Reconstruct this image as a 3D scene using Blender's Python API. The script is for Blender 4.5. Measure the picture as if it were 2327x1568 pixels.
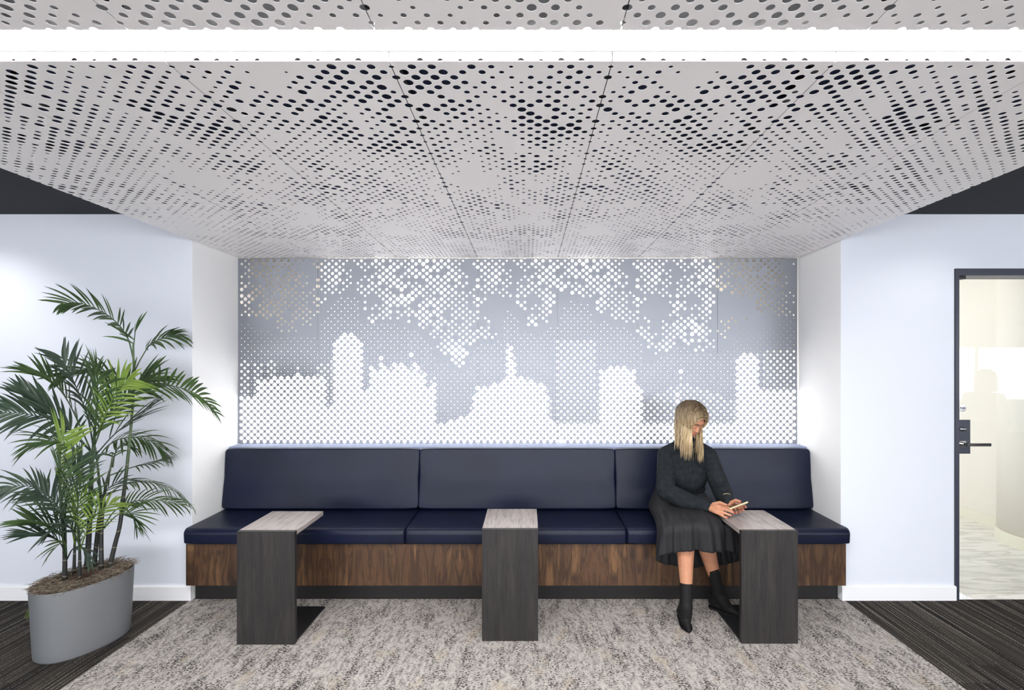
import bpy, bmesh, math, random
import numpy as np
from mathutils import Vector, Matrix, Euler, noise
from mathutils.geometry import delaunay_2d_cdt
PI = math.pi
C = bpy.context.scene.collection
SC = bpy.context.scene
for o in list(bpy.data.objects):
    bpy.data.objects.remove(o, do_unlink=True)

# ---------------------------------------------------------------- camera
EYE = 1.53                      # eye height in metres
FOC, CX, CY = 1100.0, 1198.0, 835.0   # focal length and principal point of the shift lens, image 2327 x 1568
cam_data = bpy.data.cameras.new('camera')
cam_data.sensor_fit = 'HORIZONTAL'
cam_data.sensor_width = 36.0
cam_data.lens = FOC / 2327 * 36.0
cam_data.shift_x = -(CX - 1163.5) / 2327
cam_data.shift_y = (CY - 784.0) / 2327
cam_data.clip_start = 0.02
cam = bpy.data.objects.new('camera', cam_data)
C.objects.link(cam)
cam.location = (0, 0, EYE)
cam.rotation_euler = (PI / 2, 0, 0)
SC.camera = cam

# ---------------------------------------------------------------- world and colour
SC.view_settings.view_transform = 'Standard'
SC.view_settings.look = 'None'
SC.view_settings.gamma = 1
SC.view_settings.use_curve_mapping = False
SC.view_settings.exposure = 1.26
SC.cycles.max_bounces = 8
SC.cycles.diffuse_bounces = 5
SC.cycles.glossy_bounces = 4
SC.cycles.transmission_bounces = 8
SC.cycles.transparent_max_bounces = 12
SC.cycles.sample_clamp_indirect = 6
SC.cycles.use_denoising = True
world = bpy.data.worlds.new('World')
SC.world = world
world.use_nodes = True
wb = world.node_tree.nodes['Background']
wb.inputs[0].default_value = (0.86, 0.92, 1.0, 1)
wb.inputs[1].default_value = 1.0

def spot(name, loc, target, power, size, blend, radius, col=(1, 1, 1)):
    d = bpy.data.lights.new(name, 'SPOT')
    d.energy = power; d.spot_size = size; d.spot_blend = blend
    d.shadow_soft_size = radius; d.color = col
    o = bpy.data.objects.new(name, d); C.objects.link(o)
    o.location = loc
    o.rotation_euler = (Vector(target) - Vector(loc)).to_track_quat('-Z', 'Y').to_euler()
    return o
def area(name, loc, target, power, sx, sy, col=(1, 1, 1)):
    d = bpy.data.lights.new(name, 'AREA')
    d.energy = power; d.shape = 'RECTANGLE'; d.size = sx; d.size_y = sy; d.color = col
    o = bpy.data.objects.new(name, d); C.objects.link(o)
    o.location = loc
    o.rotation_euler = (Vector(target) - Vector(loc)).to_track_quat('-Z', 'Y').to_euler()
    return o
# wall washers recessed in the dark ceiling of the corridor, either side of the alcove
spot('wall_washer', (-3.55, 2.50, 2.525), (-3.55, 3.15, 1.1), 16, 1.85, 0.8, 0.04, (1, .98, .96))
spot('wall_washer', (2.60, 2.46, 2.525), (2.60, 3.15, 1.0), 6.5, 1.85, 0.8, 0.04, (1, .98, .96))
# daylight of the window wall behind the camera
area('daylight', (0.5, -4.6, 1.5), (0.5, 3, 1.9), 80, 11.0, 1.5, (0.95, 0.97, 1.0))

# ---------------------------------------------------------------- helpers
def lin(c):
    return tuple(((v / 255.0) / 12.92 if v / 255.0 <= 0.04045 else ((v / 255.0 + 0.055) / 1.055) ** 2.4) for v in c)
def px(x, y, d):
    """point of the place at depth d seen at photo coordinates x, y"""
    return Vector(((x - CX) * d / FOC, d, EYE - (y - CY) * d / FOC))

def mat(name, base=(0.8, 0.8, 0.8), rough=0.6, metal=0.0, spec=0.5, emit=None, estr=0.0):
    m = bpy.data.materials.new(name); m.use_nodes = True
    b = m.node_tree.nodes['Principled BSDF']
    b.inputs['Base Color'].default_value = (*base, 1)
    b.inputs['Roughness'].default_value = rough
    b.inputs['Metallic'].default_value = metal
    b.inputs['Specular IOR Level'].default_value = spec
    if emit:
        b.inputs['Emission Color'].default_value = (*emit, 1)
        b.inputs['Emission Strength'].default_value = estr
    return m
class NT:
    def __init__(s, m):
        s.t = m.node_tree; s.b = s.t.nodes['Principled BSDF']
        s.tc = s.t.nodes.new('ShaderNodeTexCoord')
    def n(s, kind, **kw):
        nd = s.t.nodes.new(kind)
        for k, v in kw.items():
            setattr(nd, k, v)
        return nd
    def l(s, a, b): s.t.links.new(a, b)
    def mapping(s, scale, rot=(0, 0, 0), loc=(0, 0, 0), src='Object'):
        mp = s.n('ShaderNodeMapping')
        mp.inputs['Scale'].default_value = scale
        mp.inputs['Rotation'].default_value = rot
        mp.inputs['Location'].default_value = loc
        s.l(s.tc.outputs[src], mp.inputs['Vector'])
        return mp.outputs['Vector']
    def noise(s, vec, scale=5, detail=4, rough=0.5, dist=0.0):
        nd = s.n('ShaderNodeTexNoise')
        nd.inputs['Scale'].default_value = scale; nd.inputs['Detail'].default_value = detail
        nd.inputs['Roughness'].default_value = rough; nd.inputs['Distortion'].default_value = dist
        s.l(vec, nd.inputs['Vector'])
        return nd.outputs['Fac']
    def ramp(s, fac, stops, interp='LINEAR'):
        nd = s.n('ShaderNodeValToRGB'); cr = nd.color_ramp; cr.interpolation = interp
        while len(cr.elements) < len(stops): cr.elements.new(0.5)
        for e, (p, c) in zip(cr.elements, stops):
            e.position = p; e.color = (*c, 1) if len(c) == 3 else c
        s.l(fac, nd.inputs['Fac'])
        return nd.outputs['Color']
    def mix(s, fac, a, b, mode='MIX'):
        nd = s.n('ShaderNodeMix', data_type='RGBA', blend_type=mode)
        for sock, v in ((nd.inputs[0], fac), (nd.inputs[6], a), (nd.inputs[7], b)):
            if hasattr(v, 'is_linked') or hasattr(v, 'node'): s.l(v, sock)
            elif isinstance(v, (int, float)): sock.default_value = v
            else: sock.default_value = (*v, 1)
        return nd.outputs[2]
    def math(s, op, a, b=None):
        nd = s.n('ShaderNodeMath', operation=op)
        for sock, v in zip(nd.inputs, (a, b)):
            if v is None: continue
            if hasattr(v, 'node'): s.l(v, sock)
            else: sock.default_value = v
        return nd.outputs[0]
    def color(s, c): s.l(c, s.b.inputs['Base Color'])
    def bump(s, h, strength=0.2, dist=0.01):
        nd = s.n('ShaderNodeBump'); nd.inputs['Strength'].default_value = strength
        nd.inputs['Distance'].default_value = dist
        s.l(h, nd.inputs['Height']); s.l(nd.outputs['Normal'], s.b.inputs['Normal'])

def link_mesh(name, me, m=None, parent=None, loc=None):
    o = bpy.data.objects.new(name, me); C.objects.link(o)
    if m is not None and not me.materials: me.materials.append(m)
    if parent is not None: o.parent = parent
    if loc is not None: o.location = loc
    return o
def from_bm(name, bm, m, parent=None, smooth=False, loc=None):
    bmesh.ops.recalc_face_normals(bm, faces=bm.faces)
    me = bpy.data.meshes.new(name); bm.to_mesh(me); bm.free()
    if smooth: me.shade_smooth()
    return link_mesh(name, me, m, parent, loc)
def thing(name, loc, label, cat, group=None, rz=0.0):
    o = bpy.data.objects.new(name, None); C.objects.link(o)
    o.empty_display_size = 0.1
    o.location = loc; o.rotation_euler = (0, 0, rz)
    return tag(o, label, cat, group)
def tag(o, label=None, cat=None, group=None, kind=None):
    if label: o['label'] = label
    if cat: o['category'] = cat
    if group: o['group'] = group
    if kind: o['kind'] = kind
    return o
def add_box(bm, a, b, M=None):
    vs = [bm.verts.new((x, y, z)) for x in (a[0], b[0]) for y in (a[1], b[1]) for z in (a[2], b[2])]
    if M is not None:
        for v in vs: v.co = M @ v.co
    for f in ((0, 1, 3, 2), (4, 6, 7, 5), (0, 4, 5, 1), (2, 3, 7, 6), (0, 2, 6, 4), (1, 5, 7, 3)):
        bm.faces.new([vs[i] for i in f])
    return vs
def box(name, a, b, m, parent=None, bevel=0.0, seg=2, loc=None):
    bm = bmesh.new(); add_box(bm, a, b)
    if bevel > 0:
        bmesh.ops.bevel(bm, geom=list(bm.edges), offset=bevel, segments=seg, affect='EDGES', profile=0.5)
    return from_bm(name, bm, m, parent, smooth=False, loc=loc)
def add_tube(bm, pts, rads, seg=8, cap=True):
    pts = [Vector(p) for p in pts]
    if isinstance(rads, (int, float)): rads = [rads] * len(pts)
    rings = []; up = None
    for i, p in enumerate(pts):
        t = (pts[min(i + 1, len(pts) - 1)] - pts[max(i - 1, 0)])
        t = t.normalized() if t.length > 1e-9 else Vector((0, 0, 1))
        if up is None:
            up = Vector((0, 0, 1)) if abs(t.z) < 0.9 else Vector((1, 0, 0))
        side = t.cross(up)
        if side.length < 1e-6: side = t.cross(Vector((0, 1, 0)))
        side.normalize(); up = side.cross(t).normalized()
        r = rads[i]
        rr = r if isinstance(r, tuple) else (r, r)
        rings.append([bm.verts.new(p + side * (math.cos(k * 2 * PI / seg) * rr[0]) + up * (math.sin(k * 2 * PI / seg) * rr[1])) for k in range(seg)])
    for a, b in zip(rings[:-1], rings[1:]):
        for k in range(seg):
            bm.faces.new((a[k], a[(k + 1) % seg], b[(k + 1) % seg], b[k]))
    if cap:
        bm.faces.new(rings[0][::-1]); bm.faces.new(rings[-1])
    return rings
def add_cyl(bm, p, q, r, seg=24): return add_tube(bm, [p, q], r, seg)
def add_sphere(bm, c, r, seg=16, rings=10, scale=(1, 1, 1), M=None):
    mt = Matrix.Translation(c) @ (M or Matrix.Identity(4)) @ Matrix.Diagonal((*[r * s for s in scale], 1))
    bmesh.ops.create_uvsphere(bm, u_segments=seg, v_segments=rings, radius=1, matrix=mt)
def bez(p, n):
    """Catmull-Rom through the points, n samples a span"""
    p = [Vector(q) for q in p]; out = []
    e = [p[0] * 2 - p[1]] + p + [p[-1] * 2 - p[-2]]
    for i in range(1, len(e) - 2):
        a, b, c, d = e[i - 1], e[i], e[i + 1], e[i + 2]
        for k in range(n):
            t = k / n
            out.append(0.5 * ((2 * b) + (c - a) * t + (2 * a - 5 * b + 4 * c - d) * t * t + (3 * b - a - 3 * c + d) * t ** 3))
    out.append(p[-1]); return out

# ---------------------------------------------------------------- materials
M = {}
M['paint_blue'] = mat('pale_blue_wall_paint', lin((218, 222, 232)), 0.7, spec=0.25)
M['paint_white'] = mat('white_wall_paint', lin((250, 250, 250)), 0.7, spec=0.25)
M['base_white'] = mat('white_baseboard_paint', lin((238, 238, 240)), 0.45)
M['ceil_dark'] = mat('dark_grey_ceiling_paint', lin((66, 68, 72)), 0.9, spec=0.1)
M['plenum'] = mat('dark_plenum_paint', lin((72, 80, 104)), 0.9, spec=0.1)
M['sheet_white'] = mat('white_painted_metal', lin((250, 247, 247)), 0.5, spec=0.35)
M['sheet_blue'] = mat('blue_grey_anodised_metal', lin((140, 143, 151)), 0.42, metal=0.5)
M['ledge'] = mat('blue_grey_ledge_laminate', lin((140, 150, 176)), 0.62, spec=0.2)
M['black'] = mat('black_metal', lin((28, 29, 32)), 0.4)
M['kick'] = mat('dark_kick_board', lin((22, 19, 18)), 0.55)
M['light_box'] = mat('backlit_diffuser', (1, 1, 1), 0.8, emit=(1, 0.985, 0.96), estr=1.9)
M['box_white'] = mat('cavity_white_paint', lin((232, 222, 205)), 0.9)
M['slot'] = mat('linear_light_diffuser', (1, 1, 1), 0.8, emit=(1, 0.985, 0.96), estr=36.0)
M['lamp'] = mat('linear_lamp_diffuser', (1, 1, 1), 0.8, emit=(1, 0.98, 0.95), estr=14.0)
M['chrome'] = mat('polished_chrome', (0.75, 0.76, 0.78), 0.12, metal=1.0)
M['frame'] = mat('dark_blue_grey_door_frame', lin((52, 56, 70)), 0.4)
M['cream'] = mat('cream_wall_paint', lin((222, 215, 203)), 0.8)
M['cream_base'] = mat('cream_baseboard', lin((222, 217, 198)), 0.6)
M['planter'] = mat('matt_grey_planter', lin((110, 112, 115)), 0.5, spec=0.35)

# navy leather
m = mat('navy_leather', lin((40, 48, 76)), 0.40, spec=0.28); M['leather'] = m
t = NT(m); v = t.mapping((1, 1, 1))
t.color(t.ramp(t.noise(v, 3.2, 5), [(0.3, lin((11, 17, 37))), (0.7, lin((15, 23, 48)))]))
vo = t.n('ShaderNodeTexVoronoi'); vo.inputs['Scale'].default_value = 420; t.l(v, vo.inputs['Vector'])
t.bump(t.math('ADD', vo.outputs['Distance'], t.math('MULTIPLY', t.noise(v, 14, 3), 2.0)), 0.16, 0.002)

# dark stained oak (tables)
def oak(name, c0, c1, c2, axis):
    m = mat(name, c1, 0.5 if axis == 'z' else 0.36, spec=0.4 if axis == 'z' else 0.6); t = NT(m)
    sc = {'z': (9, 9, 0.7), 'y': (9, 0.7, 9)}[axis]
    v = t.mapping(sc)
    w = t.noise(v, 2.2, 8, 0.62, 1.3)
    sc2 = {'z': (130, 130, 5), 'y': (130, 5, 130)}[axis]
    v2 = t.mapping(sc2)
    g = t.noise(v2, 1.6, 4, 0.6)
    cf = t.ramp(w, [(0.25, c0), (0.5, c1), (0.72, c2)])
    gr = t.ramp(g, [(0.36, (0.42, 0.42, 0.42)), (0.52, (1, 1, 1))])
    t.color(t.mix(0.8, cf, gr, 'MULTIPLY'))
    t.bump(g, 0.3, 0.0015)
    return m
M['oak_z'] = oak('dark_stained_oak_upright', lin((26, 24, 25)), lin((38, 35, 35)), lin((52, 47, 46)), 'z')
M['oak_y_lit'] = oak('dark_stained_oak_top_painted_lit', lin((124, 116, 114)), lin((160, 150, 146)), lin((182, 171, 165)), 'y')  # same dark oak; slot light falling on the tops is painted in as paler colour

# walnut veneer
m = mat('walnut_veneer', lin((112, 76, 50)), 0.42, spec=0.4); M['walnut'] = m; t = NT(m)
sep = t.n('ShaderNodeSeparateXYZ'); t.l(t.tc.outputs['Object'], sep.inputs[0])
# book matched leaves 0.14 m wide: mirror x inside each pair
pp = t.n('ShaderNodeMath', operation='PINGPONG'); t.l(sep.outputs[0], pp.inputs[0]); pp.inputs[1].default_value = 0.145
fl = t.math('FLOOR', t.math('DIVIDE', sep.outputs[0], 0.145))
wn = t.n('ShaderNodeTexWhiteNoise', noise_dimensions='1D'); t.l(t.math('FLOOR', t.math('DIVIDE', fl, 2.0)), wn.inputs['W'])
cmb = t.n('ShaderNodeCombineXYZ'); t.l(pp.outputs[0], cmb.inputs[0]); t.l(sep.outputs[2], cmb.inputs[2])
t.l(t.math('MULTIPLY', wn.outputs['Value'], 7.0), cmb.inputs[1])
mp = t.n('ShaderNodeMapping'); mp.inputs['Scale'].default_value = (9, 1, 1.7); t.l(cmb.outputs[0], mp.inputs['Vector'])
n1 = t.noise(mp.outputs['Vector'], 1.25, 6, 0.55, 1.1)
wv = t.math('FRACT', t.math('MULTIPLY', n1, 9.0))
wv = t.math('ABSOLUTE', t.math('SUBTRACT', wv, 0.5))
mp2 = t.n('ShaderNodeMapping'); mp2.inputs['Scale'].default_value = (160, 1, 9); t.l(cmb.outputs[0], mp2.inputs['Vector'])
n2 = t.noise(mp2.outputs['Vector'], 1.0, 5, 0.6)
c = t.ramp(n1, [(0.30, lin((46, 32, 25))), (0.45, lin((86, 61, 42))), (0.53, lin((58, 41, 30))), (0.66, lin((112, 82, 54)))])
c = t.mix(t.ramp(wv, [(0.0, (0.42, 0.42, 0.42)), (0.16, (0, 0, 0))]), c, lin((66, 42, 31)))
c = t.mix(0.55, c, t.ramp(n2, [(0.3, (0.45, 0.43, 0.42)), (0.6, (1.1, 1.1, 1.1))]), 'MULTIPLY')
t.color(c)

# pale flecked carpet
m = mat('pale_flecked_carpet', lin((190, 182, 176)), 0.95, spec=0.1); M['carpet_pale'] = m; t = NT(m)
v1 = t.mapping((1, 0.30, 1))
big = t.noise(v1, 14, 4, 0.6)
mid = t.noise(t.mapping((1, 0.45, 1), loc=(3, 1, 0)), 48, 3, 0.6)
fine = t.noise(t.mapping((0.8, 1.3, 1), loc=(9, 4, 0)), 100, 4, 0.72)
fine2 = t.noise(t.mapping((0.8, 1.3, 1), loc=(5, 7, 0)), 88, 4, 0.7)
base = t.ramp(mid, [(0.38, lin((134, 130, 127))), (0.47, lin((170, 164, 160))), (0.62, lin((186, 179, 174)))])
tint = t.noise(t.mapping((1, 0.5, 1), loc=(1, 8, 0)), 9, 2, 0.5)
base = t.mix(t.ramp(tint, [(0.60, (0, 0, 0)), (0.68, (0.4, 0.4, 0.4))]), base, lin((176, 160, 138)))
base = t.mix(t.ramp(fine2, [(0.41, (0.7, 0.7, 0.7)), (0.44, (0, 0, 0))]), base, lin((128, 124, 122)))
thr = t.math('ADD', fine, t.math('MULTIPLY', t.math('SUBTRACT', big, 0.5), 0.45))
base = t.mix(t.ramp(thr, [(0.42, (1, 1, 1)), (0.45, (0, 0, 0))]), base, lin((52, 50, 52)))
grain = t.noise(t.mapping((1, 1, 1), loc=(2, 2, 0)), 330, 2, 0.7)
base = t.mix(0.8, base, t.ramp(grain, [(0.34, (0.66, 0.66, 0.66)), (0.56, (1.08, 1.08, 1.08))]), 'MULTIPLY')
t.color(base); t.bump(fine, 0.5, 0.004)

# dark striped carpet planks (0.25 x 1.0 m, laid lengthways to the wall opening)
m = mat('dark_striped_carpet', lin((52, 49, 48)), 0.95, spec=0.1); M['carpet_dark'] = m; t = NT(m)
sep = t.n('ShaderNodeSeparateXYZ'); t.l(t.tc.outputs['Object'], sep.inputs[0])
col = t.math('FLOOR', t.math('DIVIDE', sep.outputs[0], 0.25))
wn = t.n('ShaderNodeTexWhiteNoise', noise_dimensions='1D'); t.l(col, wn.inputs['W'])
row = t.math('FLOOR', t.math('ADD', sep.outputs[1], t.math('MULTIPLY', wn.outputs['Value'], 1.0)))
idn = t.n('ShaderNodeTexWhiteNoise', noise_dimensions='2D')
cb = t.n('ShaderNodeCombineXYZ'); t.l(col, cb.inputs[0]); t.l(row, cb.inputs[1]); t.l(cb.outputs[0], idn.inputs['Vector'])
ofs = t.math('MULTIPLY', idn.outputs['Value'], 37.0)
xs = t.math('ADD', sep.outputs[0], ofs)
cb2 = t.n('ShaderNodeCombineXYZ'); t.l(t.math('MULTIPLY', xs, 110.0), cb2.inputs[0]); t.l(t.math('MULTIPLY', sep.outputs[1], 0.8), cb2.inputs[1])
st = t.noise(cb2.outputs[0], 1.0, 3, 0.6)
cb3 = t.n('ShaderNodeCombineXYZ'); t.l(t.math('MULTIPLY', xs, 13.0), cb3.inputs[0]); t.l(t.math('MULTIPLY', sep.outputs[1], 0.6), cb3.inputs[1])
st2 = t.noise(cb3.outputs[0], 1.0, 2, 0.5)
loop = t.noise(t.mapping((1, 1, 1)), 230, 2, 0.6)
c = t.ramp(st2, [(0.32, lin((32, 30, 31))), (0.5, lin((47, 44, 42))), (0.68, lin((62, 58, 54)))])
c = t.mix(t.ramp(t.math('MULTIPLY', t.ramp(st, [(0.54, (0, 0, 0)), (0.62, (1, 1, 1))]), t.ramp(loop, [(0.46, (0, 0, 0)), (0.56, (1, 1, 1))])), [(0, (0, 0, 0)), (1, (1, 1, 1))]), c, lin((150, 142, 132)))
c = t.mix(0.5, c, t.ramp(loop, [(0.35, (0.5, 0.5, 0.5)), (0.65, (1.25, 1.25, 1.25))]), 'MULTIPLY')
t.color(c); t.bump(loop, 0.5, 0.004)

# pale veined marble beyond the door
m = mat('pale_marble_tile', lin((228, 225, 218)), 0.25); M['marble'] = m; t = NT(m)
n = t.noise(t.mapping((0.5, 3.5, 1)), 2.4, 6, 0.6, 0.8)
t.color(t.ramp(n, [(0.42, lin((226, 222, 214))), (0.5, lin((200, 196, 189))), (0.55, lin((230, 226, 219)))]))

# ---------------------------------------------------------------- the room
XL, XR = -2.206, 2.066        # alcove sides
YF, YP = 3.188, 3.691         # face of the corridor wall, face of the perforated wall sheets
ZC, ZD = 2.365, 2.539         # perforated ceiling, dark ceiling
def struct(name, a, b, m, bevel=0.0):
    return tag(box(name, a, b, m, bevel=bevel), kind='structure')
struct('floor_dark_left', (-7.0, -5.0, -0.05), (XL - 0.012, YF, 0.0), M['carpet_dark']).name = 'floor_left'
struct('floor_right', (2.085, -5.0, -0.05), (13.0, YF + 0.004, 0.0), M['carpet_dark'])
struct('floor_centre', (XL - 0.012, -5.0, -0.05), (2.085, YF + 0.012, 0.0), M['carpet_pale'])
struct('floor_under_bench', (XL - 0.012, YF + 0.012, -0.05), (2.085, 3.95, 0.0), M['kick'])
struct('wall_glow_blocker', (XL, YP - 0.001, ZC + 0.004), (XR, YP + 0.01, 3.0), M['plenum'])  # added bulkhead, blocks light box glow from showing through the ceiling holes
struct('floor_beyond_door', (2.94, YF + 0.004, -0.05), (7.5, 9.0, 0.002), M['marble'])
# corridor walls, alcove returns and back
struct('wall_left', (-7.0, YF, 0), (XL, YF + 0.14, ZD), M['paint_blue'])
struct('wall_alcove_left', (XL - 0.14, YF + 0.0005, 0), (XL + 0.0005, 3.95, ZD + 0.3), M['paint_white'])
struct('wall_alcove_right', (XR - 0.0005, YF + 0.0005, 0), (XR + 0.14, 3.95, ZD + 0.3), M['paint_white'])
struct('wall_alcove_back', (XL - 0.14, 3.86, 0), (XR + 0.14, 3.95, ZD + 0.3), M['box_white'])
DX0, DX1, DZ = 2.812, 3.86, 2.18      # door opening with frame
bm = bmesh.new()
add_box(bm, (XR, YF, 0), (DX0, YF + 0.14, ZD)); add_box(bm, (DX0, YF, DZ), (DX1, YF + 0.14, ZD)); add_box(bm, (DX1, YF, 0), (13.0, YF + 0.14, ZD))
tag(from_bm('wall_right', bm, M['paint_blue']), kind='structure')
def baseboard(name, x0, x1, mm=None):
    bm = bmesh.new()
    prof = [(0, 0), (-0.014, 0), (-0.014, 0.088), (-0.011, 0.094), (0, 0.096)]
    vs = [[bm.verts.new((x, YF + p[0], p[1])) for p in prof] for x in (x0, x1)]
    for i in range(5): bm.faces.new((vs[0][i], vs[0][(i + 1) % 5], vs[1][(i + 1) % 5], vs[1][i]))
    bm.faces.new(vs[0]); bm.faces.new(vs[1][::-1])
    return tag(from_bm(name, bm, M['base_white']), kind='structure')
baseboard('baseboard_left', -7.0, XL)
baseboard('baseboard_right', XR, DX0 + 0.004)
# dark ceilings and the dark plenum over the perforated sheets
struct('ceiling_left', (-7.0, -5.0, ZD), (XL - 0.03, YF + 0.14, ZD + 0.05), M['ceil_dark'])
struct('ceiling_right', (XR + 0.03, -5.0, ZD), (13.0, YF + 0.14, ZD + 0.05), M['ceil_dark'])
struct('ceiling_plenum', (XL - 0.03, -5.0, 3.0), (XR + 0.03, 3.95, 3.05), M['plenum'])
struct('wall_plenum_left', (XL - 0.05, -5.0, ZD), (XL - 0.03, 3.95, 3.0), M['plenum'])
struct('wall_plenum_right', (XR + 0.03, -5.0, ZD), (XR + 0.05, 3.95, 3.0), M['plenum'])
struct('ceiling_office', (XL - 0.03, -5.0, ZD), (XR + 0.03, -0.02, ZD + 0.05), M['ceil_dark'])
# the office behind: far walls with the window band
struct('wall_far_left', (-7.05, -5.0, 0), (-7.0, YF, ZD), M['paint_white'])
struct('wall_far_right', (13.0, -5.0, 0), (13.05, YF, ZD), M['paint_white'])
bm = bmesh.new()
add_box(bm, (-7, -5.1, 0), (13, -5, 0.78)); add_box(bm, (-7, -5.1, 2.0), (13, -5, ZD))
for i in range(13): add_box(bm, (-7 + i * 1.6 - 0.04, -5.1, 0.78), (-7 + i * 1.6 + 0.04, -5, 2.0))
tag(from_bm('wall_window_side', bm, M['paint_white']), kind='structure')
sky = mat('bright_overcast_sky', (1, 1, 1), 1, emit=(0.93, 0.96, 1.0), estr=3.6)
for i in range(12):
    f = tag(box('window_%d' % (i + 1), (-7 + i * 1.6 + 0.04, -5.09, 0.78), (-7 + (i + 1) * 1.6 - 0.04, -5.07, 2.0), sky), kind='structure')
    if i >= 6:
        bm = bmesh.new()
        for k in range(14): add_box(bm, (-7 + i * 1.6 + 0.05, -5.06, 0.80 + k * 0.055), (-7 + (i + 1) * 1.6 - 0.05, -5.03, 0.804 + k * 0.055))
        bl = from_bm('window_blind', bm, M['base_white'], f)
# room beyond the glass door
struct('wall_beyond_door', (4.45, YF + 0.14, 0), (4.6, 9.0, 2.7), M['cream'])
struct('wall_beyond_left', (2.5, 9.0, 0), (4.6, 9.1, 2.7), M['cream'])
struct('ceiling_beyond_door', (2.2, YF + 0.14, 2.7), (7.5, 9.1, 2.75), M['paint_white'])
bm = bmesh.new(); add_tube(bm, [(4.509, 4.116, 0), (4.509, 4.116, 2.7)], 0.374, 64)
cl = from_bm('wall_round_column', bm, M['cream'], smooth=False); tag(cl, kind='structure')
for p in cl.data.polygons: p.use_smooth = len(p.vertices) == 4
bm = bmesh.new(); add_tube(bm, [(4.509, 4.116, 0), (4.509, 4.116, 0.106)], 0.386, 64); add_box(bm, (4.438, 4.1, 0), (4.452, 9.0, 0.106))
tag(from_bm('baseboard_beyond_door', bm, M['cream_base']), kind='structure')
area('room_light', (3.5, 5.2, 2.65), (3.5, 5.2, 0), 3.6, 1.2, 2.6, (1, .97, .94))

# ---------------------------------------------------------------- perforation patterns
# one digit = hole size class; a row has 11 sites 0.0554 m apart, odd rows shifted by half a pitch
EDGE = '05434053550'
A_FRONT = '26606423454/77755300453/57760334454/87754024340/07663424454/76043434553/50604350444/00650466605/67654066644/76653080744/00553208054/70533277754/65454457706/65044067780/44433445688/34432445775/33032045665/44332046553/24323005643/54204035523/05025303532/54354000322/44335424003/54023066541/24303440040/43223467540/33002350653/32032556720/00003545740/02020347020/22000033332/00002302230/40000300035/00000542240/40000450225/30002530055/63000000035/00023620355/02322033243/23220234340/63302034304/04532204635/43542013065/24602024755/24452000245'
B_FRONT = '23020005766/24420106665/52300056707/04400446660/02730356668/35030705564/54054005778/36666764746/60557564407/80007440560/05546043350/05500850364/64464864354/33555560370/44544566307/30434560467/42033576564/10423665500/22332560677/03233357776/04203236776/53342256605/44343235545/33322034445/23430223033/25522133334/33640333233/05530402230/02753433233/34054443022/20045040332/24556503322/43456540332/03050522320/34045543230/64045553222/58804563230/77543043222/00653374432/70553554002/56445455440/34304440430/40004445400/33554444430/22455004320'
A_BACK = '20508502045/55500300030/45058420020/45503300033/05550330025/40530230303/44450232035/53344200246/54000400237/23234200356/02130300204/10330000032/63032000003/23330002004/33440023003/20322343234/33302044323/25533444334/24044055444/04044555444/00344560644/65445065040/35405560650/60550024653/25550223050/55505202540/35435222003/04430005002/00344445333/22334504032/22230034340/00204444332/40030404345/00233444350/20233054430/03023234320/33000233200/43300333203/04430263330/43304333324/50204334342/20234343062/42034433004/00023035422/00003203520/03023335300/40020223530/33430344030/20332033432'
B_BACK = '20200000440/03200033633/42302232333/35333433333/03500042233/00540432030/45500430330/46054332333/44554302303/30440202034/03303200034/43332222303/42230022333/20100322333/32002332034/23002334340/32200223300/02000004444/20000220440/20000334444/02000033555/03000023565/33000023456/22002023555/23333334454/23433333454/30343334430/23344234300/03034344000/23344443020/22003034022/04043344300/43034445332/04344444430/33433344444/00333334432/03030333330/34034343440/03443543454/54343543453/54445433544/24544553430/32545544340/23444543320/03454454303/30444544420/43444454223/35434543300/04434433220'
A_NEAR = '02023457400/50202336530/23320345330/22333335554'
B_NEAR = '30556564543/54555057643/46605665333/25576676300'
CLOUDS = [
    '34678766330/54680664304/63607756300/06667606300/04566006530/54766666640/60006656600/55306550540/77455565540/80653665003/00773575543/88543054333/78804564340/76047654333/55066654340/04060633430/44566650444/35666604433/00004050443/00000444030/00000033033/00000303000/00000033200',
    '33333350765/55540435505/65440033457/54642030376/05563000356/35703035766/64653024076/05643305747/74403045405/34330345450/03430044354/00000030466/74000000046/40000040066/50000000336/00000053350/40000000046/00000003450/00000004443/00000007000',
    '34678766330/54680664304/63607756300/06667606300/04566006530/54766666640/60006656600/55306550540/77455565540/80653665003/00773575543/88543054333/78804564340/76047654333/55066654340/04060633430/44566650444/35666604433/30056050443/05065554033/00064544344/00040603340/00000444344/00003244445/00000334044/00000045556/00000046656/00000367700/00000047880/00000068880/00000000780/00000006600/00000000670/00000000500',
    '33333350765/55540435505/65440033457/54642030376/05563000356/35703035766/64653024076/05643305747/74403045405/34330345450/03433044354/00034640466/74000000046/40000640066/50000060336/00000053350/40000000046/00000003340/33000004440/04000007040/00000005700/43000000000/54000000000/54300000000/45400000000',
    '34678766330/54680664304/63607756300/06667606300/04566006530/54766666640/60006656600/55306550540/67455566440/80553664000/00763474443/00044053333/00000063340/00000764333/00000054340/00000633430/00000050443/00000004433/00000000443/00000000033',
    '33333350765/55540435505/65440033457/54642030376/05563000356/35703035766/64653024076/05643305747/74403045405/34330345450/03433044354/00034730466/74000000046/40003640066/50000660336/00000653460/40000500046/00003403340/33000044443/04030458030/00004656850/43043667830/54003460864/54334578650/05404550050/05034077653/00446505004/05465000433/00036000640/00300000000',
    '34678766330/54680664304/63607756300/06667606300/04566006530/54766666640/60006656600/55306550540/67455566440/80553664000/00763474443/00044053333/00000063340/00000764333/00000054340/00000633430/00000050443/00000004433/00404000000/34400000000/03000000000/05000000000/33000000000/30000000000/04000000000']
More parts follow.
